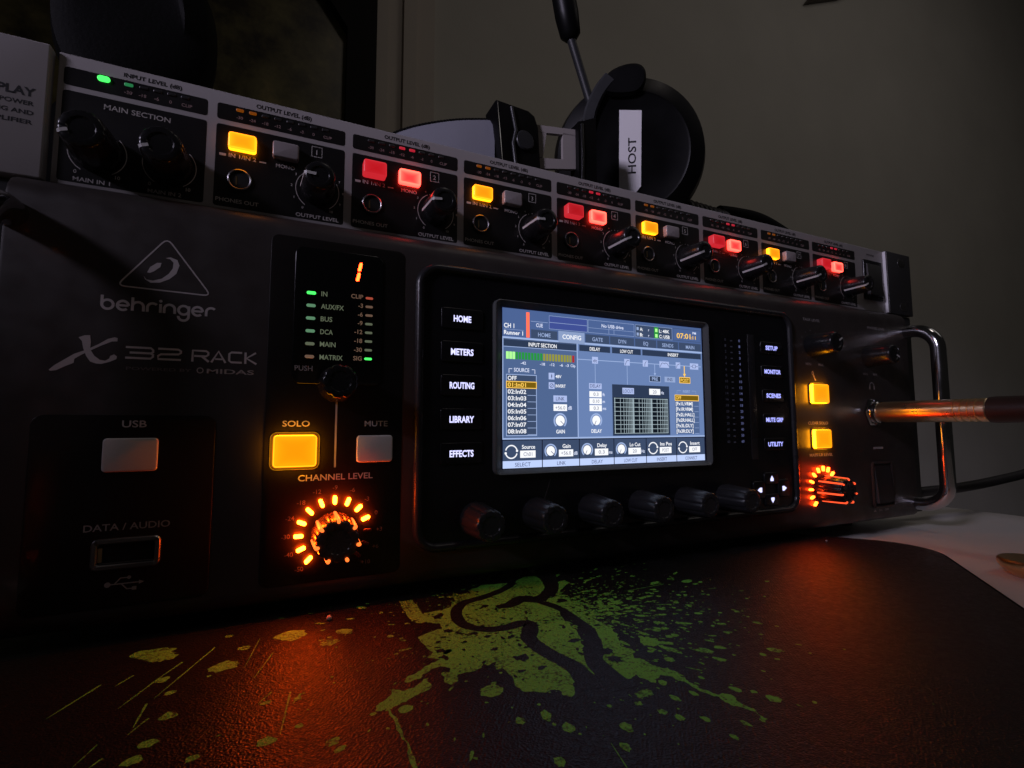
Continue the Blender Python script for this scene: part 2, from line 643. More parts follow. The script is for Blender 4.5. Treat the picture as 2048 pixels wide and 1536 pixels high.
G1 = [(139.3,0.3),(144.1,-0.1),(144.0,-10.1),(143.9,-15.1),(148.9,-14.1),(154.0,-13.0),(157.2,-8.1),(159.8,2.7),(160.7,-2.3),(165.2,-3.0),(165.6,1.0),(172.2,4.6),(180.3,3.1),(185.7,1.7),(191.1,6.6),(197.2,6.2),(195.5,-2.9),(191.2,-12.1),(185.3,-24.2),(186.0,-32.4),(183.5,-40.9),(182.7,-46.3),(181.5,-51.9),(179.0,-57.7),(176.4,-61.2),(174.6,-65.2),(172.0,-73.4),(171.6,-67.4),(169.0,-68.2),(167.0,-71.1),(164.6,-75.3),(161.8,-79.0),(160.4,-77.5),(160.8,-75.3),(157.4,-74.9),(152.6,-71.8),(153.0,-66.4),(152.7,-59.6),(151.2,-59.9),(153.0,-55.6),(148.3,-56.5),(146.3,-58.1),(141.1,-58.5),(140.4,-61.3),(138.3,-61.7),(137.4,-59.0),(138.0,-55.6),(140.1,-54.7),(138.7,-52.0),(134.5,-54.0),(129.5,-56.7),(128.5,-55.8),(130.3,-53.4),(136.5,-50.0),(139.8,-48.3),(136.7,-45.8),(139.2,-43.7),(137.7,-34.6),(137.9,-32.1),(142.1,-30.0),(146.1,-29.1),(146.8,-25.1),(143.2,-21.9),(140.1,-21.2),(138.9,-16.8)]
G2 = [(186.5,-22.0),(192.5,-18.9),(196.0,-22.6),(195.8,-31.8),(193.9,-37.8),(193.1,-45.4),(193.6,-51.5),(192.4,-56.4),(192.9,-55.3),(188.3,-62.6),(189.9,-66.8),(187.1,-69.7),(188.8,-72.2),(189.9,-77.0),(191.8,-79.5),(192.3,-82.9),(191.3,-82.1),(191.4,-84.8),(191.2,-88.7),(192.9,-92.6),(195.3,-93.3),(195.6,-95.5),(194.8,-97.7),(195.5,-100.8),(195.0,-104.0),(193.6,-104.7),(193.1,-103.4),(194.7,-101.6),(193.9,-98.8),(192.4,-97.5),(192.0,-95.4),(192.5,-93.4),(190.2,-89.6),(190.3,-85.0),(189.1,-81.4),(187.1,-79.7),(185.6,-80.9),(184.4,-80.7),(183.6,-82.6),(182.6,-80.3),(181.8,-76.9),(180.8,-77.5),(178.1,-77.8),(177.7,-73.7),(178.4,-69.1),(179.1,-66.8),(184.0,-60.0),(187.1,-52.6),(189.6,-45.2),(188.0,-39.9),(189.3,-31.4)]
GX = [[(119.9,-65.7),(121.9,-62.6),(125.4,-57.8),(127.1,-59.9),(131.7,-58.1),(134.2,-56.6),(134.0,-60.5),(130.5,-62.7),(126.8,-64.9),(123.4,-66.3),(120.9,-66.2)],
      [(122.4,-65.8),(123.0,-66.5),(123.7,-75.3),(123.8,-87.4),(123.0,-87.0),(123.0,-76.8)],
      [(199.7,-3.7),(203.3,-4.2),(205.3,-7.5),(196.5,-14.6),(193.9,-16.5),(198.4,-10.0)],
      [(175.8,-83.9),(178.3,-83.3),(180.3,-83.9),(179.6,-86.3),(178.0,-86.2),(176.0,-86.6),(175.4,-85.4)],
      [(196.4,-60.8),(199.2,-60.5),(200.8,-62.3),(200.2,-64.2),(203.3,-67.2),(202.5,-68.1),(199.0,-65.9),(196.6,-66.6),(194.4,-65.0)]]
S1 = [(185.1,2.0),(177.1,-4.4),(167.0,-8.9),(159.6,-11.1),(154.6,-17.6),(152.8,-26.4),(154.9,-32.5),(159.6,-36.2),(165.2,-36.7),(169.7,-35.9),(172.0,-37.7),(169.4,-42.9),(167.2,-46.5),(167.0,-53.1),(168.0,-59.4),(169.3,-64.3),(169.8,-68.6),(168.3,-78.2)]
S2 = [(203.7,8.5),(197.8,-6.3),(191.5,-14.3),(184.6,-19.1),(180.0,-16.0),(173.6,-19.6),(168.3,-19.8)]
S3 = [(183.5,-20.4),(187.2,-30.4),(187.2,-41.1),(186.2,-49.4),(181.6,-58.9),(176.9,-65.8),(175.5,-73.2),(175.0,-81.4)]
DB = [(156.8,-40.3),(155.4,-48.9),(147.4,-31.8),(142.4,-38.0),(141.6,-43.7),(141.3,-48.0),(148.6,-18.9),(160.0,-56.8),(162.3,-64.1),(139.3,-54.3),(191.9,-23.5),(190.8,-47.3),(183.2,-63.2),(178.1,-53.6),(153.3,-36.7),(147.2,-19.9),(164.9,-17.3),(182.3,-68.3),(156.7,-63.4),(162.5,-43.7)]
GB = [(146.1,-68.8),(126.1,-67.6),(139.4,-60.4),(147.1,-82.3),(152.9,-83.0),(155.0,-88.7),(110.4,-72.9),(111.5,-75.8),(148.1,-96.9),(214.8,-32.4),(203.0,-30.7),(167.5,-85.8),(174.0,-87.6),(166.0,-93.7),(161.8,-98.7),(176.6,-92.5),(182.9,-89.5),(183.1,-98.4),(183.5,-105.5),(203.1,-99.3),(198.6,-92.8),(209.3,-53.6),(204.8,-58.1),(248.2,-26.1),(226.7,-63.2),(225.4,-82.5),(202.5,-42.5),(195.2,-74.3),(207.6,-74.6),(207.2,-80.0),(178.4,-95.7),(188.3,-89.8)]
GBL = [(104.0,-14.8,4.6),(87.7,-28.1,3.6),(91.7,-18.4,1.6),(118.5,-18.2,2.2),(114.0,-24.7,2.6),(79.1,-48.4,1.9),(77.5,-57.8,1.8),(98.6,-67.1,2.0),(110.4,-72.9,1.1),(77.8,-37.5,1.2),(75.9,-62.9,1.8),(86.0,-66.8,1.1),(98.1,-51.8,1.0),(74.8,-29.5,1.8),(104.6,-52.9,1.0),(87.2,-7.6,1.1),(104.6,-64.4,1.0),(69.5,-11.5,4.2),(72.0,-15.5,3.0),(66.3,-9.6,2.0)]
STR = [[(55.7,-38.8),(61.8,-26.2)],[(68.5,-40.6),(73.8,-28.3)],[(74.8,-38.9),(84.4,-14.4)],[(73.0,-53.0),(75.5,-47.7)],[(73.4,-50.4),(73.8,-40.8)],[(95.1,-38.3),(99.3,-24.9)],[(66.5,-60.5),(68.5,-54.2)],[(69.3,-61.9),(70.7,-59.6)],[(96.5,-51.5),(99.2,-47.2)],[(101.0,-65.9),(103.2,-49.1)],[(103.6,-54.8),(105.4,-50.9)],[(65.0,-28.6),(67.7,-24.0)],[(73.8,-28.3),(77.6,-20.8)],[(92.6,-31.4),(95.6,-13.5)],[(217.5,-25.2),(237.6,-24.9)],[(219.3,-41.1),(224.4,-43.2)],[(195.8,-79.4),(198.4,-82.6)],[(160.0,-96.5),(158.4,-103.6)],[(248.6,-36.7),(252.4,-37.2)],[(224.0,-81.9),(227.1,-84.3)]]

def rough_outline(pts, amt, levels=2):
    for _ in range(levels):
        q = []
        for i in range(len(pts)):
            a, c = pts[i], pts[(i + 1) % len(pts)]
            d = math.hypot(c[0] - a[0], c[1] - a[1])
            k = min(amt, d * 0.22)
            q.append(a)
            q.append(((a[0] + c[0]) / 2 + random.uniform(-k, k), (a[1] + c[1]) / 2 + random.uniform(-k, k)))
        pts = q
        amt *= 0.6
    return pts

def blob(cx, cy, r, stretch=1.0, ang=0.0, n=12, jag=0.25):
    out = []
    for i in range(n):
        a = 2 * math.pi * i / n
        q = r * random.uniform(1 - jag, 1 + jag)
        x, y = q * math.cos(a) * stretch, q * math.sin(a)
        out.append((cx + x * math.cos(ang) - y * math.sin(ang), cy + x * math.sin(ang) + y * math.cos(ang)))
    return out

eU, eV, P0 = Vector((-0.774, -0.633)), Vector((-0.633, 0.774)), Vector((409.2, -33.5))
def mat_outline(inset, r=25.0):
    q = rr(inset, inset, 470 - inset, 370 - inset, max(r - inset, 2), 10)
    o = []
    for a, c in q:
        p = P0 + eU * c + eV * a
        o.append((p.x, p.y))
    # a run along eV (back edge) and along eU (right edge)
    return o

b = MB().mat(m_stitch)
def ringz(inset, z):
    return [(x, y, z) for x, y in mat_outline(inset)]
b.rings([ringz(0.0, DESKZ + 0.05), ringz(0.0, MATZ - 0.9), ringz(0.5, MATZ - 0.25), ringz(1.6, MATZ - 0.15)])
b.mat(m_mat)
b.rings([ringz(1.6, MATZ - 0.15), ringz(3.0, MATZ)], cap1=True)

def fz(pts, z):
    b.poly([(x, y, z) for x, y in pts])
lv = [0]
def up_lv(base):
    lv[0] += 1
    return MATZ + base + (lv[0] % 23) * 0.001
b.mat(m_matg)
for g in [G1, G2] + GX:
    fz(rough_outline(g, 0.7, 3), up_lv(0.02))
ctr = Vector((172, -28))
for x, y in GB:
    d = Vector((x, y)) - ctr
    fz(blob(x, y, random.uniform(0.6, 1.5), random.uniform(1.0, 1.8), math.atan2(d.y, d.x), 14, 0.22), up_lv(0.02))
fz(blob(146.1, -68.8, 2.6, 1.1, 0.3, 22, 0.10), up_lv(0.02))
fz(blob(126.1, -67.6, 1.4, 1.2, 0.3, 18, 0.10), up_lv(0.02))
for x, y, r in GBL:
    d = Vector((x, y)) - ctr
    fz(blob(x, y, r * 0.8, random.uniform(1.0, 1.5), math.atan2(d.y, d.x), 22 if r > 2 else 12, 0.20), up_lv(0.02))
for (x0, y0), (x1, y1) in STR:
    d = Vector((x1 - x0, y1 - y0))
    n = Vector((-d.y, d.x)).normalized()
    w = random.uniform(0.10, 0.27)
    k = [0.3, 0.6, 1.0, 0.7, 1.2, 0.9]
    L = [(x0 + d.x * t + n.x * w * k[i], y0 + d.y * t + n.y * w * k[i]) for i, t in enumerate((0, .2, .4, .6, .8, 1))]
    Q = [(x0 + d.x * t - n.x * w * k[i], y0 + d.y * t - n.y * w * k[i]) for i, t in enumerate((0, .2, .4, .6, .8, 1))]
    fz(L + Q[::-1], up_lv(0.02))
for i in range(1500):
    a = random.uniform(-math.pi, math.pi)
    dist = 18 + abs(random.gauss(0, 1)) * 34
    x, y = ctr.x + dist * math.cos(a), ctr.y + dist * math.sin(a)
    if x < 110 and random.random() < 0.6:
        continue
    if i > 700:
        a = random.gauss(-0.35, 0.5)
        dist = 14 + abs(random.gauss(0, 1)) * 26
        x, y = ctr.x + 6 + dist * math.cos(a), ctr.y + dist * math.sin(a)
    r = min(1.1, random.expovariate(4.2) + 0.10)
    fz(blob(x, y, r, random.choice((1, 1, 1.3, 1.6, 3.0)), a + random.uniform(-.3, .3), 8, 0.3), up_lv(0.02))
b.mat(m_mat)
def ribbon(pts, widths, z):
    c = catmull([(x, y, 0) for x, y in pts], 5)
    n = len(c)
    L, Q = [], []
    for i in range(n):
        t = (c[min(i + 1, n - 1)] - c[max(i - 1, 0)]).normalized()
        nn = Vector((-t.y, t.x))
        f = i / (n - 1) * (len(widths) - 1)
        k = min(int(f), len(widths) - 2)
        w = (widths[k] + (widths[k + 1] - widths[k]) * (f - k)) / 2 * random.uniform(0.93, 1.07)
        L.append((c[i].x + nn.x * w, c[i].y + nn.y * w))
        Q.append((c[i].x - nn.x * w, c[i].y - nn.y * w))
    for i in range(n - 1):
        fz([Q[i], Q[i + 1], L[i + 1], L[i]], z)
ribbon(S1, [3.2, 4.0, 4.0, 4.0, 4.4, 5.0, 5.0, 5.4, 6.0], MATZ + 0.050)
ribbon(S2, [6.0, 5.0, 4.8, 6.5, 5.0, 3.0], MATZ + 0.055)
ribbon(S3, [2.8, 3.0, 3.2, 4.0, 4.6, 5.0, 6.0, 7.5], MATZ + 0.060)
for i, (x, y) in enumerate(DB):
    fz(rough_outline(blob(x, y, random.uniform(0.8, 1.7), random.uniform(1.0, 1.7), random.uniform(0, 3), 9, 0.4), 0.4, 1), MATZ + 0.065 + i * 0.0006)
for i in range(260):
    a = random.uniform(0, 6.28)
    d = random.uniform(4, 34)
    fz(blob(168 + d * math.cos(a), -36 + d * math.sin(a) * 1.1, random.uniform(0.12, 0.55), random.choice((1, 1.5, 2.5)), random.uniform(0, 3), 8, 0.35), MATZ + 0.08 + i * 0.0003)
o = obj("desk_mat", b, sharp=25)
tag(o, "black cloth desk mat printed with a green paint splatter and dark snake emblem", "desk mat")

# ------------------------------------------------------------------ rack mixer
MXC = 247.35
mx = thing("rack_mixer", "large black rack mixer with lit colour screen, standing on the mat", "rack mixer", (MXC, 150, DESKZ))

b = MB().mat(m_chassis)
b.box(28, 9.0, -6.5, 466, 330, 122.9)
obj("chassis", b, mx)
for x in (60, 434):
    for y in (30, 300):
        b = MB().mat(m_rubber)
        b.xf = Matrix.Translation((x, y, -6.4)) @ Matrix.Rotation(R(90), 4, 'X')
        b.lathe([(8.5, 0.0), (8.5, -3.0), (7.5, -6.0 if y < 100 and x < 400 else -8.5)], 24, cap0=True)
        b.xf = None
        obj("foot", b, mx)

# front panel: curved top and bottom lips, prints, inlays
FP = [(7.2, 123.0), (4.9, 122.6), (2.6, 121.3), (1.0, 119.3), (0.25, 117.2), (0.0, 115.0), (0.0, -2.2), (0.25, -4.2), (1.0, -5.8), (2.4, -7.0), (4.4, -7.6), (9.0, -7.6)]
b = MB().mat(m_panel)
X0P, X1P = 26.5, 468.2
rows = []
for y, z in FP:
    rows.append([(X0P, y + 0.8, z), (X0P + 0.3, y + 0.2, z), (X0P + 1.0, y, z), (X1P - 1.0, y, z), (X1P - 0.3, y + 0.2, z), (X1P, y + 0.8, z)])
b.rings(rows[::-1], close=False)
b.poly([(X0P, y + 0.8, z) for y, z in FP] + [(X0P, 9, 123)])
b.poly([(X1P, y + 0.8, z) for y, z in FP] + [(X1P, 9, 123)])
T = -0.06
# satin inlays
b.mat(m_inlay_shade)
b.plate(36, -1.5, 80.5, 53.5, 3.0, 0.02, -0.25, 0.15)
b.plate(94.3, -1.5, 139.2, 115.0, 2.5, 0.02, -0.25, 0.15)
TI = -0.31
b.mat(m_print)
# emblem: rounded triangle with an ear form
tri = [Vector(q) for q in ((65.2, 108.6), (53.2, 92.2), (77.6, 91.6))]
path = []
for i in range(3):
    p, a, c = tri[i], tri[i - 1], tri[(i + 1) % 3]
    u, w = (a - p).normalized(), (c - p).normalized()
    p1, p2 = p + u * 2.2, p + w * 2.2
    for t in (0, .25, .5, .75, 1):
        q = p1 * (1 - t) ** 2 + p * 2 * t * (1 - t) + p2 * t * t
        path.append((q.x, q.y))
b.stroke(path, 0.42, T, closed=True)
b.flat([(64.9,102.2),(66.3,102.6),(68.1,102.0),(68.7,100.3),(68.0,97.6),(66.3,95.7),(63.9,94.3),(61.5,94.0),(60.1,94.9),(59.7,95.9),(60.4,94.9),(62.1,94.7),(64.3,95.6),(66.0,97.3),(67.0,99.2),(67.1,101.0),(66.2,102.0)][::-1], T)
b.flat([(60.5,97.1),(61.2,98.9),(62.9,100.4),(64.0,100.5),(63.8,99.2),(62.3,97.7),(61.2,97.0)][::-1], T)
# rounded brand word in strokes
def glyphs(word, x, z, s, w, y):
    """rounded lower-case strokes; s = x-height"""
    r = s / 2
    for ch in word:
        if ch == 'b':
            b.stroke([(x, z + s * 1.5), (x, z + r)], w, y); b.arc(x + r, z + r, r, 0, 360, w, y - 0.004); x += s
        elif ch == 'e':
            b.arc(x + r, z + r, r, 0, 315, w, y); b.stroke([(x, z + r), (x + s, z + r)], w * 0.9, y - 0.004); x += s
        elif ch == 'h':
            b.stroke([(x, z + s * 1.5), (x, z)], w, y); b.arc(x + r, z + r, r, 0, 180, w, y - 0.004); b.stroke([(x + s, z + r), (x + s, z)], w, y); x += s
        elif ch == 'n':
            b.stroke([(x, z + r), (x, z)], w, y); b.arc(x + r, z + r, r, 0, 180, w, y - 0.004); b.stroke([(x + s, z + r), (x + s, z)], w, y); x += s
        elif ch == 'r':
            b.stroke([(x, z + r), (x, z)], w, y); b.arc(x + r, z + r, r, 45, 180, w, y - 0.004); x += s * 0.85
        elif ch == 'i':
            b.stroke([(x, z + s), (x, z)], w, y); b.disc(x, z + s * 1.33, w * 0.6, y); x += 0.0
        elif ch == 'g':
            b.arc(x + r, z + r, r, 0, 360, w, y); b.stroke([(x + s, z + s), (x + s, z - r * 0.4)], w, y - 0.004); b.arc(x + r, z - r * 0.4, r, 180, 360, w, y - 0.004); x += s
        x += s * 0.36
glyphs("behringer", 50.0, 84.9, 2.72, 0.72, T)
# swash letter and model word
b.flat([(45.2,75.9),(46.6,76.6),(47.8,76.7),(48.1,74.7),(48.0,72.6),(49.1,70.7),(50.4,69.6),(51.7,69.4),(52.6,70.1),(52.8,70.9),(53.7,71.4),(54.4,70.8),(54.3,70.0),(52.7,69.1),(50.8,68.4),(49.5,68.5),(48.2,69.0),(47.2,70.6),(46.4,72.9),(46.0,74.9)][::-1], T)
b.flat([(39.1,66.2),(40.3,67.6),(42.6,69.5),(44.4,71.0),(46.8,72.2),(49.9,74.2),(52.0,75.9),(53.6,76.5),(54.3,76.3),(54.3,75.3),(53.0,75.2),(50.5,73.8),(48.1,72.2),(46.2,70.9),(44.6,69.6),(44.5,68.4),(42.7,67.4),(40.7,66.1),(39.4,65.9)][::-1], T - 0.01)
w = 0.62
b.stroke([(56.4, 73.8), (62.6, 73.8), (63.2, 73.2), (63.2, 72.6), (62.6, 72.2), (57.4, 72.2)], w, T)
b.stroke([(62.6, 72.2), (63.2, 71.8), (63.2, 71.2), (62.6, 70.6), (56.4, 70.6)], w, T - 0.01)
b.stroke([(64.4, 73.8), (69.6, 73.8), (70.3, 73.3), (70.3, 72.8), (69.7, 72.3), (65.2, 72.1), (64.5, 71.6), (64.5, 70.6), (70.4, 70.6)], w, T)
b.stroke([(73.4, 70.3), (73.4, 73.8), (77.0, 73.8), (77.6, 73.3), (77.6, 72.6), (77.0, 72.1), (73.8, 72.1)], w, T)
b.stroke([(75.8, 72.1), (77.8, 70.4)], w, T - 0.01)
b.stroke([(78.5, 70.3), (80.4, 73.9), (82.4, 70.3)], w, T); b.stroke([(79.5, 71.4), (81.5, 71.4)], w * 0.8, T - 0.01)
b.stroke([(87.0, 73.8), (84.0, 73.8), (83.4, 73.3), (83.4, 71.1), (84.0, 70.6), (87.0, 70.6)], w, T)
b.stroke([(88.0, 70.3), (88.0, 74.0)], w, T); b.stroke([(91.0, 74.0), (88.3, 72.1), (91.2, 70.3)], w, T - 0.01)
b.mat(m_print3)
b.text("POWERED BY", 65.0, 67.0, 0.95, T, 16.5)
b.mat(m_print2)
b.arc(75.6, 67.6, 0.8, 0, 360, 0.3, T)
b.text("MIDAS", 84.0, 66.8, 1.5, T, 13.2)
# left inlay lettering
b.mat(m_print2)
b.text("DATA / AUDIO", 59.6, 20.2, 2.0, TI, 20.6)
b.mat(m_print)
b.text("USB", 59.7, 49.9, 2.1, TI, 6.0)
b.mat(m_print2)
b.stroke([(55.6, 4.9), (63.0, 4.9)], 0.35, TI); b.disc(55.6, 4.9, 0.75, TI - 0.01)
b.stroke([(57.2, 4.9), (58.6, 6.5), (60.4, 6.5)], 0.35, TI - 0.01); b.disc(60.6, 6.5, 0.5, TI - 0.02)
b.stroke([(58.8, 4.9), (60.2, 3.3), (61.8, 3.3)], 0.35, TI - 0.01); b.rect(61.4, 2.8, 62.5, 3.8, TI - 0.02)
b.flat([(63.0, 4.3), (64.3, 4.9), (63.0, 5.5)], TI - 0.01)
# centre inlay lettering
b.mat(m_print)
b.text("SOLO", 103.8, 50.0, 2.0, TI, 8.4)
b.text("MUTE", 130.0, 50.0, 2.0, TI, 8.0)
b.text("CHANNEL LEVEL", 117.0, 31.8, 2.1, TI, 24.2)
b.stroke([(116.4, 58.5), (116.4, 36.0)], 0.62, TI)
b.mat(m_print3)
for a, s in zip([225 - 22.5 * i for i in range(13)], ["-50", "-40", "-30", "-24", "-18", "-12", "-9", "-6", "-3", "0", "+3", "+6", "+10"]):
    b.text(s, 116.7 + 15.0 * math.cos(R(a)), 13.3 + 15.2 * math.sin(R(a)), 1.5, TI)
# right hand lettering
b.mat(m_print2)
b.text("TALK LEVEL", 372.5, 109.2, 1.5, T, 15.0)
b.text("MIN", 368.0, 83.6, 1.6, T, 4.6)
b.text("MAX", 379.0, 83.6, 1.6, T, 4.6)
b.text("PHONES LEVEL", 434.5, 109.2, 1.5, T, 18.0)
b.text("MIN", 420.5, 80.2, 1.4, T, 4.2)
b.text("MAX", 430.5, 80.2, 1.4, T, 4.2)
b.arc(426.4, 73.5, 2.2, 0, 180, 0.5, T); b.rect(423.6, 71.6, 424.8, 73.8, T); b.rect(428.0, 71.6, 429.2, 73.8, T)
b.rect(424, 35.4, 434, 36.7, T)
b.text("ON", 427.5, -1.6, 1.3, T, 3.2); b.text("OFF", 434.0, -1.6, 1.3, T, 4.0); b.flat([(420.8, -1.6), (423.4, -1.6), (422.1, -0.2)], T)
b.mat(m_print3)
for kx, kz in ((371.0, 95.0), (424.0, 91.5)):
    for i in range(11):
        a = R(240 - 30 * i)
        b.disc(kx + 8.6 * math.cos(a), kz + 8.6 * math.sin(a), 0.40, T, 10)
b.mat(m_amber_print)
b.text("CLEAR SOLO", 373.8, 50.3, 1.7, T, 17.2)
b.text("MAIN LR LEVEL", 375.2, 32.5, 1.7, T, 20.0)
b.stroke([(371.6, 78.6), (373.4, 75.0)], 0.75, T); b.arc(371.3, 79.3, 0.8, 0, 360, 0.4, T)
front = obj("front_panel", b, mx)

# rack ears and handles
for side in (-1, 1):
    b = MB().mat(m_ear)
    xa, xb = (MXC + side * 214, MXC + side * 242.3)
    x0, x1 = min(xa, xb), max(xa, xb)
    b.plate(x0, -7.4, x1, 123.2, 1.2, 11.0, 8.2, 0.4)
    b.mat(m_steel)
    for z in (98, 53, 17):
        b.xf = Matrix.Translation((MXC + side * 232, 8.2, z))
        b.plate(-4.2, -2.6, 4.2, 2.6, 2.5, 0.0, -0.12, 0.05)
        b.xf = None
    obj("rack_ear", b, mx)
    b = MB().mat(m_chrome)
    hx, hy, ht, hb, cr = MXC + side * 219.0, -17.0, 110.0, 0.5, 13.0
    path = [(hx, 3.0, ht), (hx, -1.0, ht)]
    for i in range(9):
        a = R(90 * i / 8)
        path.append((hx, hy + cr - cr * math.sin(a), ht - cr + cr * math.cos(a)))
    for i in range(9):
        a = R(90 * i / 8)
        path.append((hx, hy + cr - cr * math.cos(a), hb + cr - cr * math.sin(a)))
    path += [(hx, -1.0, hb), (hx, 3.0, hb)]
    b.tube(path, 4.0, 20)
    obj("handle", b, mx)

# display surround: raised rim and black inlay
b = MB().mat(m_rim)
def rim(x0, z0, x1, z1, r, w, hgt, n=8):
    rs = []
    for k in range(9):
        a = math.pi * k / 8
        i = w / 2 * (1 - math.cos(a))
        rs.append([(x, 0.05 - hgt * math.sin(a), z) for x, z in rr(x0 + i, z0 + i, x1 - i, z1 - i, max(r - i, 0.5), n)])
    b.rings(rs)
rim(143.6, 3.6, 354.5, 112.4, 9.0, 3.4, 2.0)
b.mat(m_disp)
b.rrect(146.9, 6.9, 351.2, 109.1, 6.0, -0.12, 8)
TD = -0.20
# marks on the black inlay
b.mat(m_rim)
b.plate(319.6, 32.4, 324.6, 97.5, 0.5, -0.1, -0.30, 0.1)
b.mat(m_dim_glow)
vals = ["0", "1", "2", "3", "4", "6", "8", "10", "12", "14", "16", "18", "20", "24", "30", "40", "50", "60"]
for i, s in enumerate(vals):
    b.text(s, 313.6, 93.0 - i * 3.05, 1.35, TD, 1.9 if len(s) > 1 else 1.1)
b.mat(m_dim_glow2)
for i, s in enumerate(vals):
    b.text(s, 303.6, 93.0 - i * 3.05, 1.35, TD, 1.9 if len(s) > 1 else 1.1)
    b.rect(307.0, 93.0 - i * 3.05, 308.6, 93.6 - i * 3.05, TD)
b.mat(m_print3)
b.stroke([(201.0, 28.0), (197.8, 19.6)], 0.22, TD)
obj("display_surround", b, mx)

# screen frame
b = MB().mat(m_sframe)
O = (175.0, 30.6, 290.4, 100.9)
I = (178.7, 32.8, 287.9, 98.4)
def lerp4(a, c, t):
    return [a[i] + (c[i] - a[i]) * t for i in range(4)]
prof = [(0.0, -0.1, 2.6), (0.01, -1.7, 2.6), (0.06, -2.3, 2.4), (0.16, -2.45, 2.2), (0.30, -2.2, 1.8), (0.70, -1.1, 0.9), (1.0, -0.45, 0.3)]
b.rings([[(x, y, z) for x, z in rr(*lerp4(O, I, t), r, 6)] for t, y, r in prof])
obj("screen_frame", b, mx)

# ---- the screen picture
SB = 1.0
def S(name, r, g, bb, k=1.0):
    return E("screen " + name, rgb(r, g, bb, SB * k), 1.0, 0.25)
u_bg = S("slate", 76, 100, 150)
u_dark = S("dark slate", 60, 76, 106)
u_head = S("header", 44, 58, 84)
u_left = S("left panel", 80, 103, 146)
u_right = S("right panel", 106, 131, 180)
u_light = S("light line", 160, 182, 226)
u_tab = S("active tab", 140, 160, 200)
u_white = S("white", 248, 250, 255, 1.05)
u_text = S("pale text", 222, 230, 255)
u_bar = S("label bar", 186, 204, 246, 1.1)
u_ink = S("ink", 44, 52, 96)
u_boxink = S("box ink", 92, 100, 124)
u_navy = S("navy", 64, 80, 150)
u_black = S("gap", 12, 14, 34)
u_green = S("meter green", 40, 150, 62)
u_greenlit = S("meter lit", 176, 255, 150, 1.1)
u_olive = S("meter olive", 150, 150, 62)
u_red = S("meter red", 175, 45, 45)
u_bar_red = E("screen red bar", (1.35, 0.20, 0.10), 1.0)
u_gold = S("gold", 255, 205, 90, 1.1)
u_golddark = S("gold dark", 120, 92, 12)
u_chip = S("chip", 176, 192, 238)
u_btn = S("soft button", 150, 170, 212)
u_grid = S("graph ground", 14, 22, 32)
u_gridl = S("graph line", 176, 196, 205)
u_greensq = S("status green", 90, 220, 90)
sc = MB()
SX, SZ, SY = 179.2, 98.0, -0.22
def px(l):
    return SY - 0.025 * l
def R_(m, x0, y0, x1, y1, l):
    sc.mat(m).rect(SX + x0, SZ - y1, SX + x1, SZ - y0, px(l))
def T_(m, s, x, y, h, l, w=None, al='c'):
    sc.mat(m).text(s, SX + x, SZ - y, h, px(l), w, al, bold=0.016 if m not in (u_ink, u_boxink, u_dark) else 0.0)
def O_(m, x0, y0, x1, y1, w, l):
    sc.mat(m).frame(SX + x0, SZ - y1, SX + x1, SZ - y0, w, px(l))
def A_(m, x, y, r, a0, a1, w, l):
    sc.mat(m).arc(SX + x, SZ - y, r, a0, a1, w, px(l))
def D_(m, x, y, r, l):
    sc.mat(m).disc(SX + x, SZ - y, r, px(l))
def K_(m, pts, w, l):
    sc.mat(m).stroke([(SX + x, SZ - y) for x, y in pts], w, px(l))
sc.mat(u_black).rect(SX - 0.6, SZ - 65.2, SX + 108.6, SZ + 0.5, px(0))
R_(u_bg, 0, 0, 108, 12.0, 1)
# top row
R_(u_navy, 21.8, 1.7, 40.6, 7.0, 2); O_(u_btn, 21.6, 1.4, 40.9, 7.2, 0.16, 3); R_(u_btn, 21.8, 4.2, 40.6, 4.4, 3)
R_(u_btn, 12.9, 4.5, 21.0, 4.7, 2)
T_(u_white, "CH 1", 0.7, 8.1, 1.9, 2, 4.6, 'l'); R_(u_btn, 0.7, 8.7, 9.6, 8.85, 2)
T_(u_white, "Runner 1", 0.7, 10.9, 1.75, 2, 8.6, 'l')
R_(u_bar_red, 10.8, 1.0, 12.3, 11.6, 3)
T_(u_text, "CUE", 17.0, 6.8, 1.6, 2, 3.2)
O_(u_btn, 41.2, 1.4, 66.5, 7.2, 0.16, 2); R_(u_btn, 41.4, 4.9, 66.3, 5.05, 2); R_(u_btn, 52.2, 5.05, 52.4, 7.0, 2); R_(u_btn, 55.0, 5.05, 55.2, 7.0, 2)
T_(u_text, "No USB drive", 54.4, 4.3, 1.55, 3, 12.0)
R_(u_dark, 67.2, 1.4, 89.2, 7.2, 2); O_(u_btn, 67.2, 1.4, 89.2, 7.2, 0.16, 3)
for yy in (2.6, 5.2):
    R_(u_btn, 67.9, yy - 0.1, 69.1, yy + 1.3, 3)
T_(u_white, "A:", 69.8, 4.1, 1.6, 3, 1.7, 'l'); T_(u_white, "B:", 69.8, 6.7, 1.6, 3, 1.7, 'l')
T_(u_text, "r", 75.0, 4.0, 1.3, 3); T_(u_text, "r", 75.0, 6.6, 1.3, 3)
R_(u_green, 78.2, 1.7, 80.8, 7.0, 3)
R_(u_greenlit, 78.8, 2.4, 80.2, 4.0, 4); R_(u_greenlit, 78.8, 5.0, 80.2, 6.6, 4)
T_(u_white, "L: 48K", 81.2, 4.1, 1.6, 4, 6.2, 'l'); T_(u_white, "C: USB", 81.2, 6.7, 1.6, 4, 6.4, 'l')
R_(u_bg, 90.0, 1.2, 107.4, 7.0, 2); O_(u_dark, 89.8, 1.2, 107.5, 7.2, 0.2, 3)
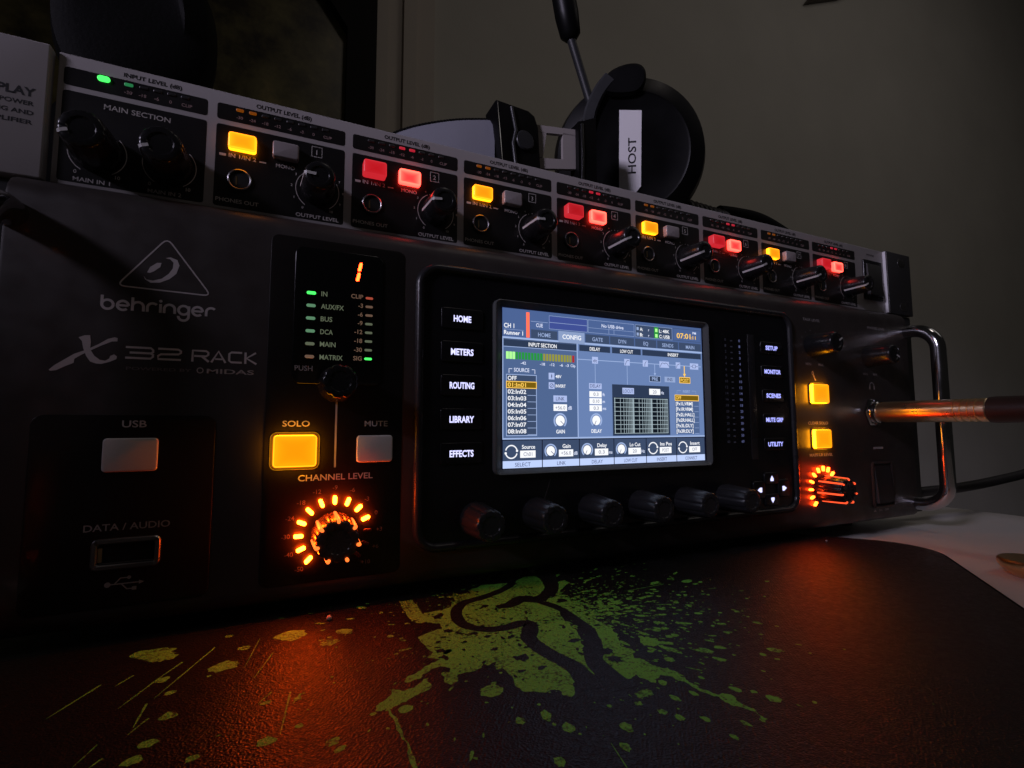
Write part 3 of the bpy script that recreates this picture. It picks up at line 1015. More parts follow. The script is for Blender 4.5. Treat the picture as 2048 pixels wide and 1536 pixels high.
T_(u_gold, "07:01", 92.0, 5.9, 2.6, 4, 8.8, 'l'); T_(u_gold, ":11", 101.0, 5.9, 1.7, 4, 3.2, 'l'); T_(u_text, "PM", 102.2, 3.4, 1.2, 4, 2.3, 'l')
# tabs
for x0, x1, s, w in ((13.0, 25.6, "HOME", 6.0), (39.8, 52.4, "GATE", 5.6), (52.9, 66.3, "DYN", 4.3), (66.9, 79.3, "EQ", 2.8), (79.9, 92.7, "SENDS", 6.9), (93.3, 107.5, "MAIN", 5.5)):
    R_(u_dark, x0, 8.0, x1, 11.7, 2)
    T_(u_btn, s, (x0 + x1) / 2, 10.8, 1.75, 3, w)
R_(u_tab, 26.1, 7.6, 39.3, 12.6, 3)
T_(u_white, "CONFIG", 32.8, 10.9, 2.0, 4, 9.4)
R_(u_light, 0, 11.8, 108, 12.6, 2)
# body
R_(u_right, 35.4, 12.6, 108, 53.3, 1)
R_(u_left, 0.4, 12.8, 35.2, 52.7, 2)
R_(u_light, 0.0, 12.6, 0.4, 53.0, 2); R_(u_light, 35.2, 12.6, 35.7, 53.0, 2)
R_(u_head, 0.5, 13.0, 35.1, 15.7, 3); T_(u_white, "INPUT SECTION", 18.5, 15.2, 1.65, 4, 13.4)
R_(u_light, 0.5, 15.75, 35.1, 16.0, 3)
for x0, x1, s, w in ((36.5, 52.8, "DELAY", 5.5), (53.8, 70.0, "LOW CUT", 7.2), (70.9, 107.2, "INSERT", 6.6)):
    R_(u_head, x0, 12.9, x1, 15.6, 3)
    T_(u_white, s, (x0 + x1) / 2 + (0.4 if s == "INSERT" else 0), 15.1, 1.55, 4, w)
for i in range(23):
    x = 1.6 + i * 1.42
    mtl = u_greenlit if i < 3 else u_green if i < 12 else u_olive if i < 22 else u_red
    R_(mtl, x, 17.9, x + (1.22 if i < 3 else 1.08), 20.9, 3)
for s, x in (("-42", 9.4), ("-18", 18.3), ("-12", 22.9), ("-6", 27.4), ("-3", 30.3), ("Clip", 33.2)):
    T_(u_text, s, x, 22.9, 1.2, 3, 2.4 if len(s) > 2 else 1.6)
T_(u_text, "SOURCE", 8.6, 26.0, 1.6, 3, 7.0)
K_(u_text, [(2.9, 26.6), (2.9, 24.9), (4.3, 24.9)], 0.28, 3); K_(u_text, [(13.3, 24.9), (14.7, 24.9), (14.7, 26.6)], 0.28, 3)
R_(u_dark, 1.7, 27.3, 15.4, 51.9, 3); O_(u_light, 1.6, 27.1, 15.5, 52.1, 0.3, 4)
T_(u_white, "OFF", 2.3, 29.5, 1.75, 5, 4.0, 'l')
R_(u_golddark, 1.8, 30.1, 15.3, 32.6, 4); O_(u_gold, 1.6, 29.9, 15.5, 32.8, 0.32, 5); T_(u_gold, "01:In01", 2.3, 32.2, 1.75, 6, 8.2, 'l')
for i in range(7):
    y = 35.1 + i * 2.67
    T_(u_white, "0%d:In0%d" % (i + 2, i + 2), 2.3, y - 0.1, 1.75, 5, 8.3, 'l')
    R_(u_light, 11.2, y + 0.35, 15.2, y + 0.55, 4)
for y, s, w in ((25.8, "48V", 2.9), (29.8, "INVERT", 4.9)):
    R_(u_chip, 21.2, y, 24.0, y + 2.8, 3)
    T_(u_white, s, 24.5, y + 2.1, 1.35, 3, w, 'l')
sc.mat(u_ink).flat([(SX + 22.4, SZ - 27.2), (SX + 22.6, SZ - 28.4), (SX + 22.9, SZ - 27.1), (SX + 22.6, SZ - 26.1)][::1], px(4))
A_(u_ink, 22.6, 31.2, 0.85, 0, 360, 0.2, 4); K_(u_ink, [(22.1, 31.8), (23.2, 30.6)], 0.2, 4)
R_(u_chip, 23.4, 35.3, 30.0, 38.0, 3); T_(u_ink, "LINK", 26.7, 37.4, 1.6, 4, 4.2)
R_(u_white, 23.4, 39.0, 30.0, 41.8, 3); T_(u_boxink, "+56.0", 26.7, 41.2, 1.6, 4, 4.8); T_(u_text, "dB", 30.5, 41.2, 1.6, 3, 1.9, 'l')
def dial(x, y, r, ang, l):
    A_(u_light, x, y, r * 1.32, -50, 230, r * 0.30, l)
    D_(u_white, x, y, r, l)
    K_(u_ink, [(x + r * 0.1 * math.cos(R(ang)), y - r * 0.1 * math.sin(R(ang))), (x + r * 1.25 * math.cos(R(ang)), y - r * 1.25 * math.sin(R(ang)))], 0.26, l + 1)
dial(26.6, 45.9, 2.2, -42, 3); T_(u_white, "GAIN", 26.7, 51.2, 1.6, 3, 4.2)
# signal path
K_(u_light, [(35.7, 19.3), (107.0, 19.3)], 0.32, 3)
for x, w in ((44.6, 3.1), (62.0, 3.1), (72.5, 3.0), (83.8, 5.8), (92.3, 2.8), (102.6, 5.4)):
    R_(u_chip, x - w / 2, 17.8, x + w / 2, 20.8, 4)
T_(u_ink, "Δt" if False else "dt", 44.6, 20.2, 1.5, 5, 2.0)
K_(u_ink, [(61.0, 20.5), (61.6, 19.0), (62.2, 18.5), (63.2, 18.5)], 0.22, 5)
K_(u_ink, [(72.1, 20.6), (72.3, 19.2), (73.1, 18.3)], 0.24, 5)
K_(u_ink, [(81.2, 20.5), (82.2, 18.8), (83.0, 18.5), (83.8, 19.0), (84.6, 18.5), (85.6, 18.8), (86.5, 20.0)], 0.22, 5)
K_(u_ink, [(91.1, 20.6), (91.8, 19.1), (93.4, 18.4)], 0.22, 5)
O_(u_ink, 101.4, 18.5, 103.6, 20.1, 0.2, 5); K_(u_ink, [(100.2, 19.3), (101.4, 19.3)], 0.2, 5); K_(u_ink, [(103.6, 19.3), (105.0, 19.3)], 0.2, 5)
K_(u_light, [(44.6, 20.8), (44.6, 29.5)], 0.24, 3); K_(u_light, [(62.0, 20.8), (62.0, 29.5)], 0.24, 3)
K_(u_light, [(78.0, 19.4), (78.0, 24.6)], 0.3, 4); sc.mat(u_light).flat([(SX + 77.3, SZ - 23.6), (SX + 78.0, SZ - 24.8), (SX + 78.7, SZ - 23.6)], px(5))
K_(u_gold, [(96.2, 19.4), (96.2, 24.4)], 0.5, 4); sc.mat(u_gold).flat([(SX + 95.3, SZ - 23.2), (SX + 96.2, SZ - 24.8), (SX + 97.1, SZ - 23.2)], px(5))
R_(u_head, 74.8, 25.0, 81.3, 27.7, 3); O_(u_light, 74.7, 24.9, 81.4, 27.8, 0.26, 4); T_(u_light, "PRE", 78.0, 27.1, 1.6, 4, 3.6)
R_(u_btn, 83.8, 25.0, 90.3, 27.6, 3); T_(u_ink, "INS", 87.0, 27.0, 1.6, 4, 3.2)
R_(u_golddark, 93.0, 24.9, 99.7, 27.7, 3); O_(u_gold, 92.9, 24.8, 99.8, 27.8, 0.36, 4); T_(u_gold, "POST", 96.3, 27.1, 1.6, 4, 5.2)
R_(u_chip, 41.3, 29.5, 47.9, 32.0, 3); T_(u_ink, "DELAY", 44.6, 31.4, 1.6, 4, 5.6)
for i, (s, un) in enumerate((("0.3", "ft"), ("0.10", "m"), ("0.3", "ms"))):
    y = 33.0 + i * 3.05
    R_(u_white, 41.4, y, 47.8, y + 2.6, 3); T_(u_dark, s, 44.8, y + 2.0, 1.5, 4, 2.6 + 0.8 * (i == 1)); T_(u_text, un, 48.3, y + 2.0, 1.4, 3, 1.2 + 0.6 * (i == 2), 'l')
dial(44.8, 45.7, 2.1, 245, 3); T_(u_white, "DELAY", 44.9, 51.1, 1.6, 3, 5.4)
R_(u_head, 53.5, 29.6, 86.4, 52.5, 3)
R_(u_chip, 59.1, 31.0, 65.6, 33.8, 4); T_(u_ink, "LOCUT", 62.3, 33.2, 1.6, 5, 5.6)
R_(u_white, 74.4, 31.0, 80.9, 33.8, 4); T_(u_dark, "20", 77.6, 33.2, 1.6, 5, 2.2); T_(u_text, "Hz", 81.3, 33.4, 1.4, 4, 1.9, 'l')
R_(u_grid, 54.2, 35.4, 85.6, 51.8, 4)
gx = []
for d in range(3):
    for k in range(1, 10):
        gx.append(54.6 + (d + math.log10(k)) * 10.5)
for i, x in enumerate(gx):
    wd = 0.34 if i % 9 in (0, 8) else 0.20
    if x < 85.2:
        R_(u_gridl, x, 35.6, x + wd, 51.5, 5)
for i in range(9):
    R_(u_gridl, 54.4, 35.7 + i * 1.96, 85.2, 35.9 + i * 1.96, 6)
T_(u_btn, "INSERT", 97.2, 32.3, 1.3, 3, 4.6); K_(u_btn, [(91.2, 32.8), (91.2, 31.4), (93.8, 31.4)], 0.18, 3); K_(u_btn, [(100.6, 31.4), (103.2, 31.4), (103.2, 32.8)], 0.18, 3)
R_(u_left, 89.8, 33.4, 104.9, 52.0, 3)
R_(u_golddark, 89.9, 33.6, 104.7, 36.0, 4); O_(u_gold, 89.7, 33.4, 104.9, 36.3, 0.34, 5); T_(u_gold, "OFF", 90.4, 35.6, 1.6, 5, 3.3, 'l')
for i, s in enumerate(("[Fx1L:VRM]", "[Fx1R:VRM]", "[Fx2L:HALL]", "[Fx2R:HALL]", "[Fx3L:DLY]", "[Fx3R:DLY]")):
    y = 38.4 + i * 2.62
    T_(u_white, s, 90.3, y, 1.65, 4, 10.6 if "HALL" not in s else 11.4, 'l')
    R_(u_light, 101.9, y + 0.3, 104.6, y + 0.45, 4)
# bottom strip
R_(u_light, 0.0, 52.8, 108.0, 53.5, 3)
cols = [("Source", "Ch01", "", "SELECT", 7.0), ("Gain", "+56.0", "dB", "LINK", 4.2), ("Delay", "0.3", "ms", "DELAY", 5.7), ("Lo Cut", "20", "Hz", "LOW CUT", 7.4), ("Ins Pos", "POST", "", "INSERT", 6.0), ("Insert", "OFF", "", "CONNECT", 7.6)]
for i, (a, v_, un, lab, w) in enumerate(cols):
    x = i * 18.0
    R_(u_dark, x + 0.15, 53.9, x + 17.75, 62.0, 2)
    R_(u_bar, x + 0.15, 62.0, x + 17.75, 64.9, 2)
    T_(u_ink, lab, x + 9.0, 64.3, 1.6, 3, w)
    T_(u_white, a, x + 11.6, 57.3, 1.65, 3, 1.0 * len(a))
    R_(u_white, x + 7.8, 58.0, x + 14.8, 60.9, 3)
    T_(u_boxink, v_, x + 11.3, 60.2, 1.6, 4, 0.85 * len(v_) + 0.6)
    if un:
        T_(u_text, un, x + 15.1, 60.3, 1.45, 3, 1.9, 'l')
    if i in (0, 4, 5):
        A_(u_white, x + 3.9, 58.4, 2.55, 20, 165, 0.5, 3); A_(u_white, x + 3.9, 58.4, 2.55, 200, 345, 0.5, 3)
        D_(u_white, x + 6.4, 58.0, 0.5, 4); D_(u_white, x + 1.4, 58.9, 0.5, 4)
    else:
        dial(x + 3.9, 58.4, 2.0, -42 if i == 1 else 245, 3)
obj("screen", sc, mx)

# ---- function buttons with backlit words
def word_button(name, s, cx, cz, w, h, tw, th, glow):
    b = MB().mat(m_disp)
    b.plate(cx - w / 2, cz - h / 2, cx + w / 2, cz + h / 2, 1.0, -0.1, -0.8, 0.35)
    b.mat(glow).text(s, cx, cz - th / 2, th, -0.83, tw, bold=0.03)
    obj(name, b, mx)
for i, (s, tw) in enumerate((("HOME", 7.2), ("METERS", 9.2), ("ROUTING", 10.0), ("LIBRARY", 9.9), ("EFFECTS", 9.6))):
    word_button(s.lower() + "_button", s, 162.0, 91.6 - 13.0 * i, 17.0, 8.2, tw, 2.5, m_white_glow)
for i, (s, tw) in enumerate((("SETUP", 9.4), ("MONITOR", 12.6), ("SCENES", 11.2), ("MUTE GRP", 13.2), ("UTILITY", 11.6))):
    word_button(s.lower().replace(" grp", "_group") + "_button", s, 337.2, 91.3 - 12.81 * i, 16.6, 6.4, tw, 2.3, m_blue_glow)
# arrow pad
for dx, dz in ((0, 5.7), (-9.3, 0.2), (9.3, 0.2), (0, -5.4)):
    b = MB().mat(m_disp)
    cx, cz = 332.4 + dx, 16.6 + dz
    w, h = (5.2, 4.6) if dx == 0 else (4.2, 6.0)
    b.plate(cx - w, cz - h + 1.4, cx + w, cz + h - 1.4, 1.6, -0.1, -1.3, 0.6)
    b.mat(m_white_glow)
    d = Vector((dx, dz)).normalized()
    n = Vector((-d.y, d.x))
    c0 = Vector((cx, cz))
    k = 1.35 if dx == 0 else 1.6
    b.flat([(q.x, q.y) for q in (c0 - d * k - n * 1.25, c0 - d * k * 0.3 - n * 1.3 + d * 0.3, c0 + d * k * 1.1, c0 - d * k * 0.3 + n * 1.3 + d * 0.3, c0 - d * k + n * 1.25)][::-1] if False else [(q.x, q.y) for q in (c0 - d * k + n * 1.2, c0 - d * k - n * 1.2, c0 - d * 0.2 - n * 1.25, c0 + d * k * 1.1, c0 - d * 0.2 + n * 1.25)], -1.34)
    obj("arrow_button", b, mx)

# ---- knobs
def knob_mesh(length, r0, r1, body, flutes=0, depth=0.0, pointer=None, pmat=None, plen=None, skirt=None, facer=0.62):
    b = MB().mat(body)
    prof = [(r0 * 0.97, 0.0), (r0, -0.5)]
    if skirt:
        prof = [(skirt, 0.0), (skirt, -1.6), (skirt - 0.4, -2.0), (r0, -2.3)]
    prof += [(r0 + (r1 - r0) * t, -0.5 - (length - 1.3) * t) for t in (0.34, 0.67, 1.0)] if not skirt else [(r0 + (r1 - r0) * t, -2.4 - (length - 3.2) * t) for t in (0.34, 0.67, 1.0)]
    prof += [(r1 - 0.20, -length + 0.35), (r1 - 0.75, -length), (r1 * facer, -length), (r1 * facer * 0.92, -length + 0.35), (0.6, -length + 0.30)]
    b.lathe(prof, 64, flutes=flutes, depth=depth, fl_range=(-length + 0.3, -2.35 if skirt else -0.4))
    if pointer is not None:
        b.mat(pmat or m_pointer)
        a = R(pointer)
        d = Vector((math.cos(a), math.sin(a)))
        n = Vector((-d.y, d.x)) * 0.50
        # along the side, then in over the face
        p0 = d * (r0 + 0.06)
        p1 = d * (r1 + 0.06)
        p2 = d * (r1 - 0.75)
        p3 = d * ((plen if plen is not None else 0.25) * r1)
        ys = (-1.0 if not skirt else -2.4, -length + 0.55, -length - 0.08, -length - 0.08)
        P = (p0, p1, p2, p3)
        for i in range(3):
            b.poly([(P[i].x + n.x, ys[i], P[i].y + n.y), (P[i].x - n.x, ys[i], P[i].y - n.y), (P[i + 1].x - n.x, ys[i + 1], P[i + 1].y - n.y), (P[i + 1].x + n.x, ys[i + 1], P[i + 1].y + n.y)])
    return b

enc = obj("encoder_knob", knob_mesh(16.0, 6.6, 5.7, m_knobs, 9, 0.5), mx, (168.0, -0.12, 14.6))
for i in range(1, 6):
    again(enc, mx, (168.0 + 26.3 * i, -0.12, 14.6)).rotation_euler = (0, R(13 * i * i + 5 * i), 0)
obj("selector_knob", knob_mesh(13.0, 6.3, 5.6, m_knob, 9, 0.45), mx, (116.2, -0.3, 64.6))
def lit_knob(body, guide, rad):
    kb = knob_mesh(14.0, 7.2, 6.6, body, 14, 0.55)
    kb.mat(guide)
    for i in range(7):
        a = R(90 + 360 / 7 * i)
        d = Vector((math.cos(a), 0, math.sin(a)))
        path = [d * 7.0 + Vector((0, -1.2, 0)), d * 6.9 + Vector((0, -6, 0)), d * 6.72 + Vector((0, -11.5, 0)), d * 6.62 + Vector((0, -13.9, 0)), d * 6.15 + Vector((0, -14.25, 0)), d * 5.7 + Vector((0, -14.2, 0))]
        kb.tube(path, [rad * q for q in (0.95, 1, 1, 1, 0.95, 0.6)], 8)
    return kb
obj("level_knob", lit_knob(m_knobg, m_ridge, 0.60), mx, (116.7, -0.3, 13.9), "level knob with amber glowing ribs")
obj("level_knob", lit_knob(m_knob, m_ridge2, 0.50), mx, (375.4, -0.02, 14.6), "level knob with red glowing ribs")
TK = (("talk_knob", 371.0, 95.0, 30), ("phones_knob", 424.0, 91.5, -20))
for nm, kx, kz, ang in TK:
    obj(nm, knob_mesh(15.0, 6.4, 5.6, m_knob, 0, 0, ang, None, 0.3), mx, (kx, -0.02, kz))

# ring lights round both level knobs
def led_mesh(w, l, m, rnd=0.5, hgt=1.1):
    b = MB().mat(m)
    b.plate(-w / 2, -l / 2, w / 2, l / 2, rnd * w, 0.0, -hgt, 0.25, 4)
    return b
led_off = None
for cx, cz, y0, mled in ((116.7, 13.9, -0.26, m_led), (375.4, 14.6, -0.02, m_led2)):
    led_on = None
    for i in range(13):
        a = 225 - 22.5 * i
        loc = (cx + 11.1 * math.cos(R(a)), y0, cz + 11.1 * math.sin(R(a)))
        on = i < 10
        if on and led_on is None:
            o = led_on = obj("ring_light", led_mesh(1.15, 2.9, mled), mx, loc, "lit orange ring light")
        elif not on and led_off is None:
            o = led_off = obj("ring_light", led_mesh(1.15, 2.9, m_led_off, hgt=0.25), mx, loc, "unlit ring light")
        else:
            o = again(led_on if on else led_off, mx, loc, "lit orange ring light" if on else "unlit ring light")
        o.rotation_euler = (0, -R(a - 90), 0)

# ---- push buttons on the mixer
def push(name, cx, cz, w, h, y, face, edge, label=None, side=None, r=1.1, hgt=2.0, collar=True):
    b = MB()
    if collar:
        b.mat(m_inlay)
        b.plate(cx - w / 2 - 0.9, cz - h / 2 - 0.9, cx + w / 2 + 0.9, cz + h / 2 + 0.9, r + 0.9, y + 0.05, y - 0.35, 0.2)
        b.mat(m_rim)
        rs = []
        for k in range(7):
            a = math.pi * k / 6
            i = -1.15 + 0.17 * (1 - math.cos(a))
            rs.append([(x, y - 0.02 - 0.42 * math.sin(a), z) for x, z in rr(cx - w / 2 + i, cz - h / 2 + i, cx + w / 2 - i, cz + h / 2 - i, r - i, 5)])
        b.rings(rs)
    b.mat(face)
    b.plate(cx - w / 2, cz - h / 2, cx + w / 2, cz + h / 2, r, y, y - hgt, 0.42, 5, facemat=face, edgemat=edge, sidemat=side)
    return obj(name, b, mx, label=label)
push("solo_button", 103.7, 41.9, 13.2, 10.4, -0.25, m_amber, m_amber_e, "button glowing amber", m_amber_s, hgt=2.7)
push("mute_button", 129.6, 42.1, 12.4, 9.4, -0.25, m_btn_off, m_btn_off, "unlit milky button", hgt=0.75, collar=False)
push("usb_button", 59.2, 41.8, 13.4, 9.8, -0.25, m_btn_off, m_btn_off, "unlit milky button", hgt=0.75, collar=False)
push("talk_button", 374.6, 67.6, 13.6, 10.6, 0.0, m_amber, m_amber_e, "button glowing amber", m_amber_s, hgt=2.4)
push("clear_solo_button", 374.8, 42.3, 13.6, 10.2, 0.0, m_amber, m_amber_e, "button glowing amber", m_amber_s, hgt=2.4)

# ---- socket for a stick
b = MB().mat(m_steel)
rs = []
for t, y in ((0, -0.2), (0.0, -1.0), (0.2, -1.3), (0.8, -1.3), (1.0, -1.0), (1.0, 0.0)):
    i = t * 1.5
    rs.append([(x, y, z) for x, z in rr(51.4 + i, 9.2 + i, 67.9 - i, 18.0 - i, max(1.6 - i, 0.5), 4)])
b.rings(rs)
b.mat(m_hole).rect(52.6, 10.4, 66.8, 16.8, -0.30)
b.mat(m_steel).rect(53.4, 10.9, 66.2, 11.15, -0.5)
b.mat(m_brass).rect(53.0, 11.4, 54.0, 15.4, -0.5)
obj("usb_socket", b, mx)

# ---- channel window with digit and lamps
b = MB().mat(m_window)
b.plate(101.8, 64.4, 131.4, 111.8, 2.6, -0.25, -0.75, 0.35)
TW = -0.80
b.mat(m_lamp_gr2)
for s, z, x1 in (("IN", 95.0, 1.9), ("AUX/FX", 90.6, 7.4), ("BUS", 86.2, 3.7), ("DCA", 81.7, 4.0), ("MAIN", 77.4, 5.0), ("MATRIX", 72.9, 7.4)):
    b.text(s, 110.4, z, 1.75, TW, x1 * 1.02, 'l')
b.mat(m_lamp_tan)
for s, z in (("CLIP", 95.5), ("-3", 92.3), ("-6", 89.1), ("-9", 86.0), ("-12", 82.8), ("-18", 79.6), ("-30", 76.4), ("SIG", 73.3)):
    b.text(s, 124.4, z - 0.1, 1.55, TW, None, 'r')
b.mat(m_print2)
b.text("PUSH", 105.5, 68.8, 1.8, TW, 5.6)
cw = obj("channel_window", b, mx)
b = MB().mat(m_digit)
for z0, z1, xo in ((105.3, 108.6, 0.45), (101.6, 104.9, -0.15)):
    b.flat([(122.2 + xo, z0), (123.0 + xo, z0 + 0.3), (123.5 + xo, z1 - 0.4), (123.1 + xo, z1), (122.5 + xo, z1 - 0.3), (121.9 + xo, z0 + 0.4)], -0.82)
obj("digit", b, cw)
cols_l = (m_green_c, m_lamp_gr, m_lamp_gr, m_lamp_gr, m_lamp_gr2, m_lamp_tan)
for i, m in enumerate(cols_l):
    b = led_mesh(3.0, 1.1, m, 0.2, 0.25)
    o = obj("indicator_light", b, cw, (107.2, -0.74, 95.8 - 4.42 * i), "lit green lamp" if i == 0 else "faint lamp")
for i in range(8):
    m = m_lamp_red if i == 0 else m_green_c if i == 7 else (m_lamp_tan if i < 3 else m_lamp_gr2)
    o = obj("indicator_light", led_mesh(2.6, 0.85, m, 0.2, 0.25), cw, (126.6, -0.74, 95.9 - 3.14 * i), "lit green lamp" if i == 7 else "faint red lamp" if i == 0 else "faint lamp")

# ---- phones socket collar, power switch
b = MB().mat(m_chrome)
b.lathe([(9.0, 0.0), (9.0, -1.0), (8.4, -1.4), (6.4, -1.5)], 6)
b.lathe([(6.4, -1.5), (6.4, -4.0), (5.9, -4.5), (4.8, -4.6), (4.6, -3.5)], 32)
obj("phones_socket", b, mx, (425.5, 0.0, 57.6))
b = MB().mat(m_hole)
b.rrect(421.5, 1.5, 440.5, 27.0, 2.0, -0.06)
b.mat(m_inlay)
rs = []
for t, y in ((0, 0.0), (0.0, -0.9), (0.4, -1.2), (1.0, -1.0), (1.0, 0.0)):
    i = t * 1.4
    rs.append([(x, y, z) for x, z in rr(420.5 + i, 0.5 + i, 441.5 - i, 28.0 - i, 2.4 - i, 5)])
b.rings(rs)
b.mat(m_rubber)
b.rings([[(423, -0.1, 3.2), (439, -0.1, 3.2), (439, -0.1, 25.5), (423, -0.1, 25.5)], [(423.4, -2.4, 3.6), (438.6, -2.4, 3.6), (438.6, -0.6, 25.1), (423.4, -0.6, 25.1)]], cap1=True)
obj("power_switch", b, mx)

# ------------------------------------------------------------------ headphone amplifier on top of the mixer
HY = 8.1
am = thing("headphone_amplifier", "thin grey and black headphone amplifier stacked on top of the rack mixer", "amplifier", (MXC, 120, 123.2))
b = MB().mat(m_chassis)
b.box(33, HY + 1.5, 123.6, 461, 230, 165.2)
obj("chassis", b, am)
b = MB().mat(m_hapaint)
b.plate(33.3, 123.7, 461.6, 165.7, 0.4, HY + 1.6, HY, 0.35)
HT = HY - 0.05
b.mat(m_hacell)
X0H, PH = 74.4, 44.73
cells = [(34.8, 73.0)] + [(X0H + PH * t + 1.4, X0H + PH * (t + 1) - 1.4) for t in range(8)]
for x0, x1 in cells:
    b.rrect(x0, 155.6, x1, 161.4, 0.9, HT, 4)
    b.rrect(x0, 124.9, x1, 153.9, 0.9, HT, 4)
H2 = HT - 0.05
b.mat(m_ink)
b.text("INPUT LEVEL (dB)", 57.5, 162.5, 1.4, HT, 15.8, bold=0.03)
for t in range(8):
    b.text("OUTPUT LEVEL (dB)", X0H + PH * t + 22.3, 162.5, 1.5, HT, 18.2, bold=0.03)
b.text("POWER", 448.0, 160.6, 1.4, HT, 8.0)
b.mat(m_haprint)
b.text("MAIN SECTION", 53.9, 150.2, 1.75, H2, 17.6)
for i, s in enumerate(("MAIN IN 1", "MAIN IN 2")):
    kx = 44.3 + 18.9 * i
    b.text(s, kx - 1.0, 125.5, 1.35, H2, 9.2)
    b.arc(kx, 135.6, 7.4, 95, 238, 0.26, H2); b.arc(kx, 135.6, 7.4, -58, 45, 0.26, H2)
    b.text("0", kx - 5.2, 127.9, 1.2, H2); b.text("10", kx + 5.4, 127.9, 1.2, H2)
for t in range(8):
    x = X0H + PH * t
    b.mat(m_haprint)
    b.text("IN 1/IN 2", x + 9.6, 142.6, 1.5, H2, 8.4)
    b.rect(x + 2.6, 142.7, x + 4.6, 143.6, H2); b.rect(x + 14.8, 142.7, x + 17.0, 143.2, H2)
    b.text("MONO", x + 23.2, 142.3, 1.4, H2, 6.2)
    b.text("PHONES OUT", x + 8.6, 126.6, 1.4, H2, 13.0)
    b.text("OUTPUT LEVEL", x + 34.4, 125.6, 1.4, H2, 14.6)
    b.frame(x + 31.7, 149.0, x + 35.4, 153.0, 0.22, H2); b.text(str(t + 1), x + 33.5, 149.9, 1.9, H2)
    kx, kz = x + 34.2, 136.4
    b.arc(kx, kz, 7.4, 118, 236, 0.26, H2); b.arc(kx, kz, 7.4, -56, 30, 0.26, H2)
    for i in range(11):
        a = 236 - 29.2 * i
        if 32 < a < 116:
            continue
        b.text(str(i), kx + 8.8 * math.cos(R(a)), kz + 8.8 * math.sin(R(a)) - 0.4, 0.95, H2)
    for i in range(6):
        b.disc(kx + 7.4 * math.cos(R(40 + 14 * i)), kz + 7.4 * math.sin(R(40 + 14 * i)), 0.22, H2, 8)
    b.mat(m_haprint2)
    for i, s in enumerate(("-30", "-24", "-18", "-12", "-6", "-3", "0", "CLIP")):
        b.text(s, x + 8.2 + 4.0 * i + (0.9 if i == 7 else 0), 156.9, 1.15, H2)
b.mat(m_haprint2)
for i, s in enumerate(("-30", "-18", "-6", "0", "CLIP")):
    b.text(s, 51.0 + 3.8 * i + (0.8 if i == 4 else 0), 156.9, 1.15, H2)
obj("front_panel", b, am)

for side in (-1, 1):
    b = MB().mat(m_hapaint if side < 0 else m_ear)  # right ear gets a dark coat, its shade put into the colour
    x0, x1 = (5.0, 31.9) if side < 0 else (461.9, 489.7)
    b.plate(x0, 123.7, x1, 166.1, 0.6, HY + 1.6, HY - 2.0, 0.5)
    if side > 0:
        b.mat(m_bare).poly([(461.88, HY - 1.6, 124.2), (461.88, HY + 0.2, 124.2), (461.88, HY + 0.2, 165.6), (461.88, HY - 1.6, 165.6)])
        b.poly([(461.9, HY - 1.58, 124.2), (462.5, HY - 2.04, 124.4), (462.5, HY - 2.04, 165.4), (461.9, HY - 1.58, 165.6)])
        b.mat(m_steel)
        for z in (159.5, 129.2):
            b.xf = Matrix.Translation((478.9, HY - 2.0, z))
            b.plate(-4.2, -2.8, 4.2, 2.8, 2.7, 0.0, -0.12, 0.05)
            b.xf = None
    else:
        b.mat(m_ink)
        b.text("POWERPLAY", 29.4, 148.3, 2.6, HY - 2.05, 22.0, 'r', bold=0.035)
        for s, z, w in (("HIGH-POWER", 145.4, 14.0), ("MIXING AND", 142.5, 13.6), ("AMPLIFIER", 139.6, 12.4)):
            b.text(s, 29.2, z, 1.35, HY - 2.05, w, 'r', bold=0.03)
    obj("rack_ear", b, am)
b = MB().mat(m_hole)
b.rect(33.0, 124.2, 34.4, 165.0, HY - 0.02)

# volume knobs
vk = None
PH_ANG = [178, 186, 184, 205, 204, 206, 205, 205]
for i in range(2):
    k = obj("volume_knob", knob_mesh(14.5, 6.6, 5.7, m_knob, 14, 0.25, 200, None, 0.55), am, (44.3 + 18.9 * i, HT - 0.02, 135.6))
for t in range(8):
    obj("volume_knob", knob_mesh(13.0, 5.9, 5.0, m_knob, 0, 0, PH_ANG[t], None, 0.25, skirt=None), am, (X0H + PH * t + 34.2, HT - 0.02, 136.4))

# push buttons, sockets and level lights, channel by channel
def cap(face, edge, hgt, side=None):
    b = MB().mat(face)
    b.plate(-4.3, -2.9, 4.3, 2.9, 0.9, 0.0, -hgt, 0.55, 4, facemat=face, edgemat=edge, sidemat=side)
    return b
src = {}
def part(key, mesh_fn, name, loc, label):
    if key not in src:
        src[key] = obj(name, mesh_fn(), am, loc, label)
        return src[key]
    return again(src[key], am, loc, label)

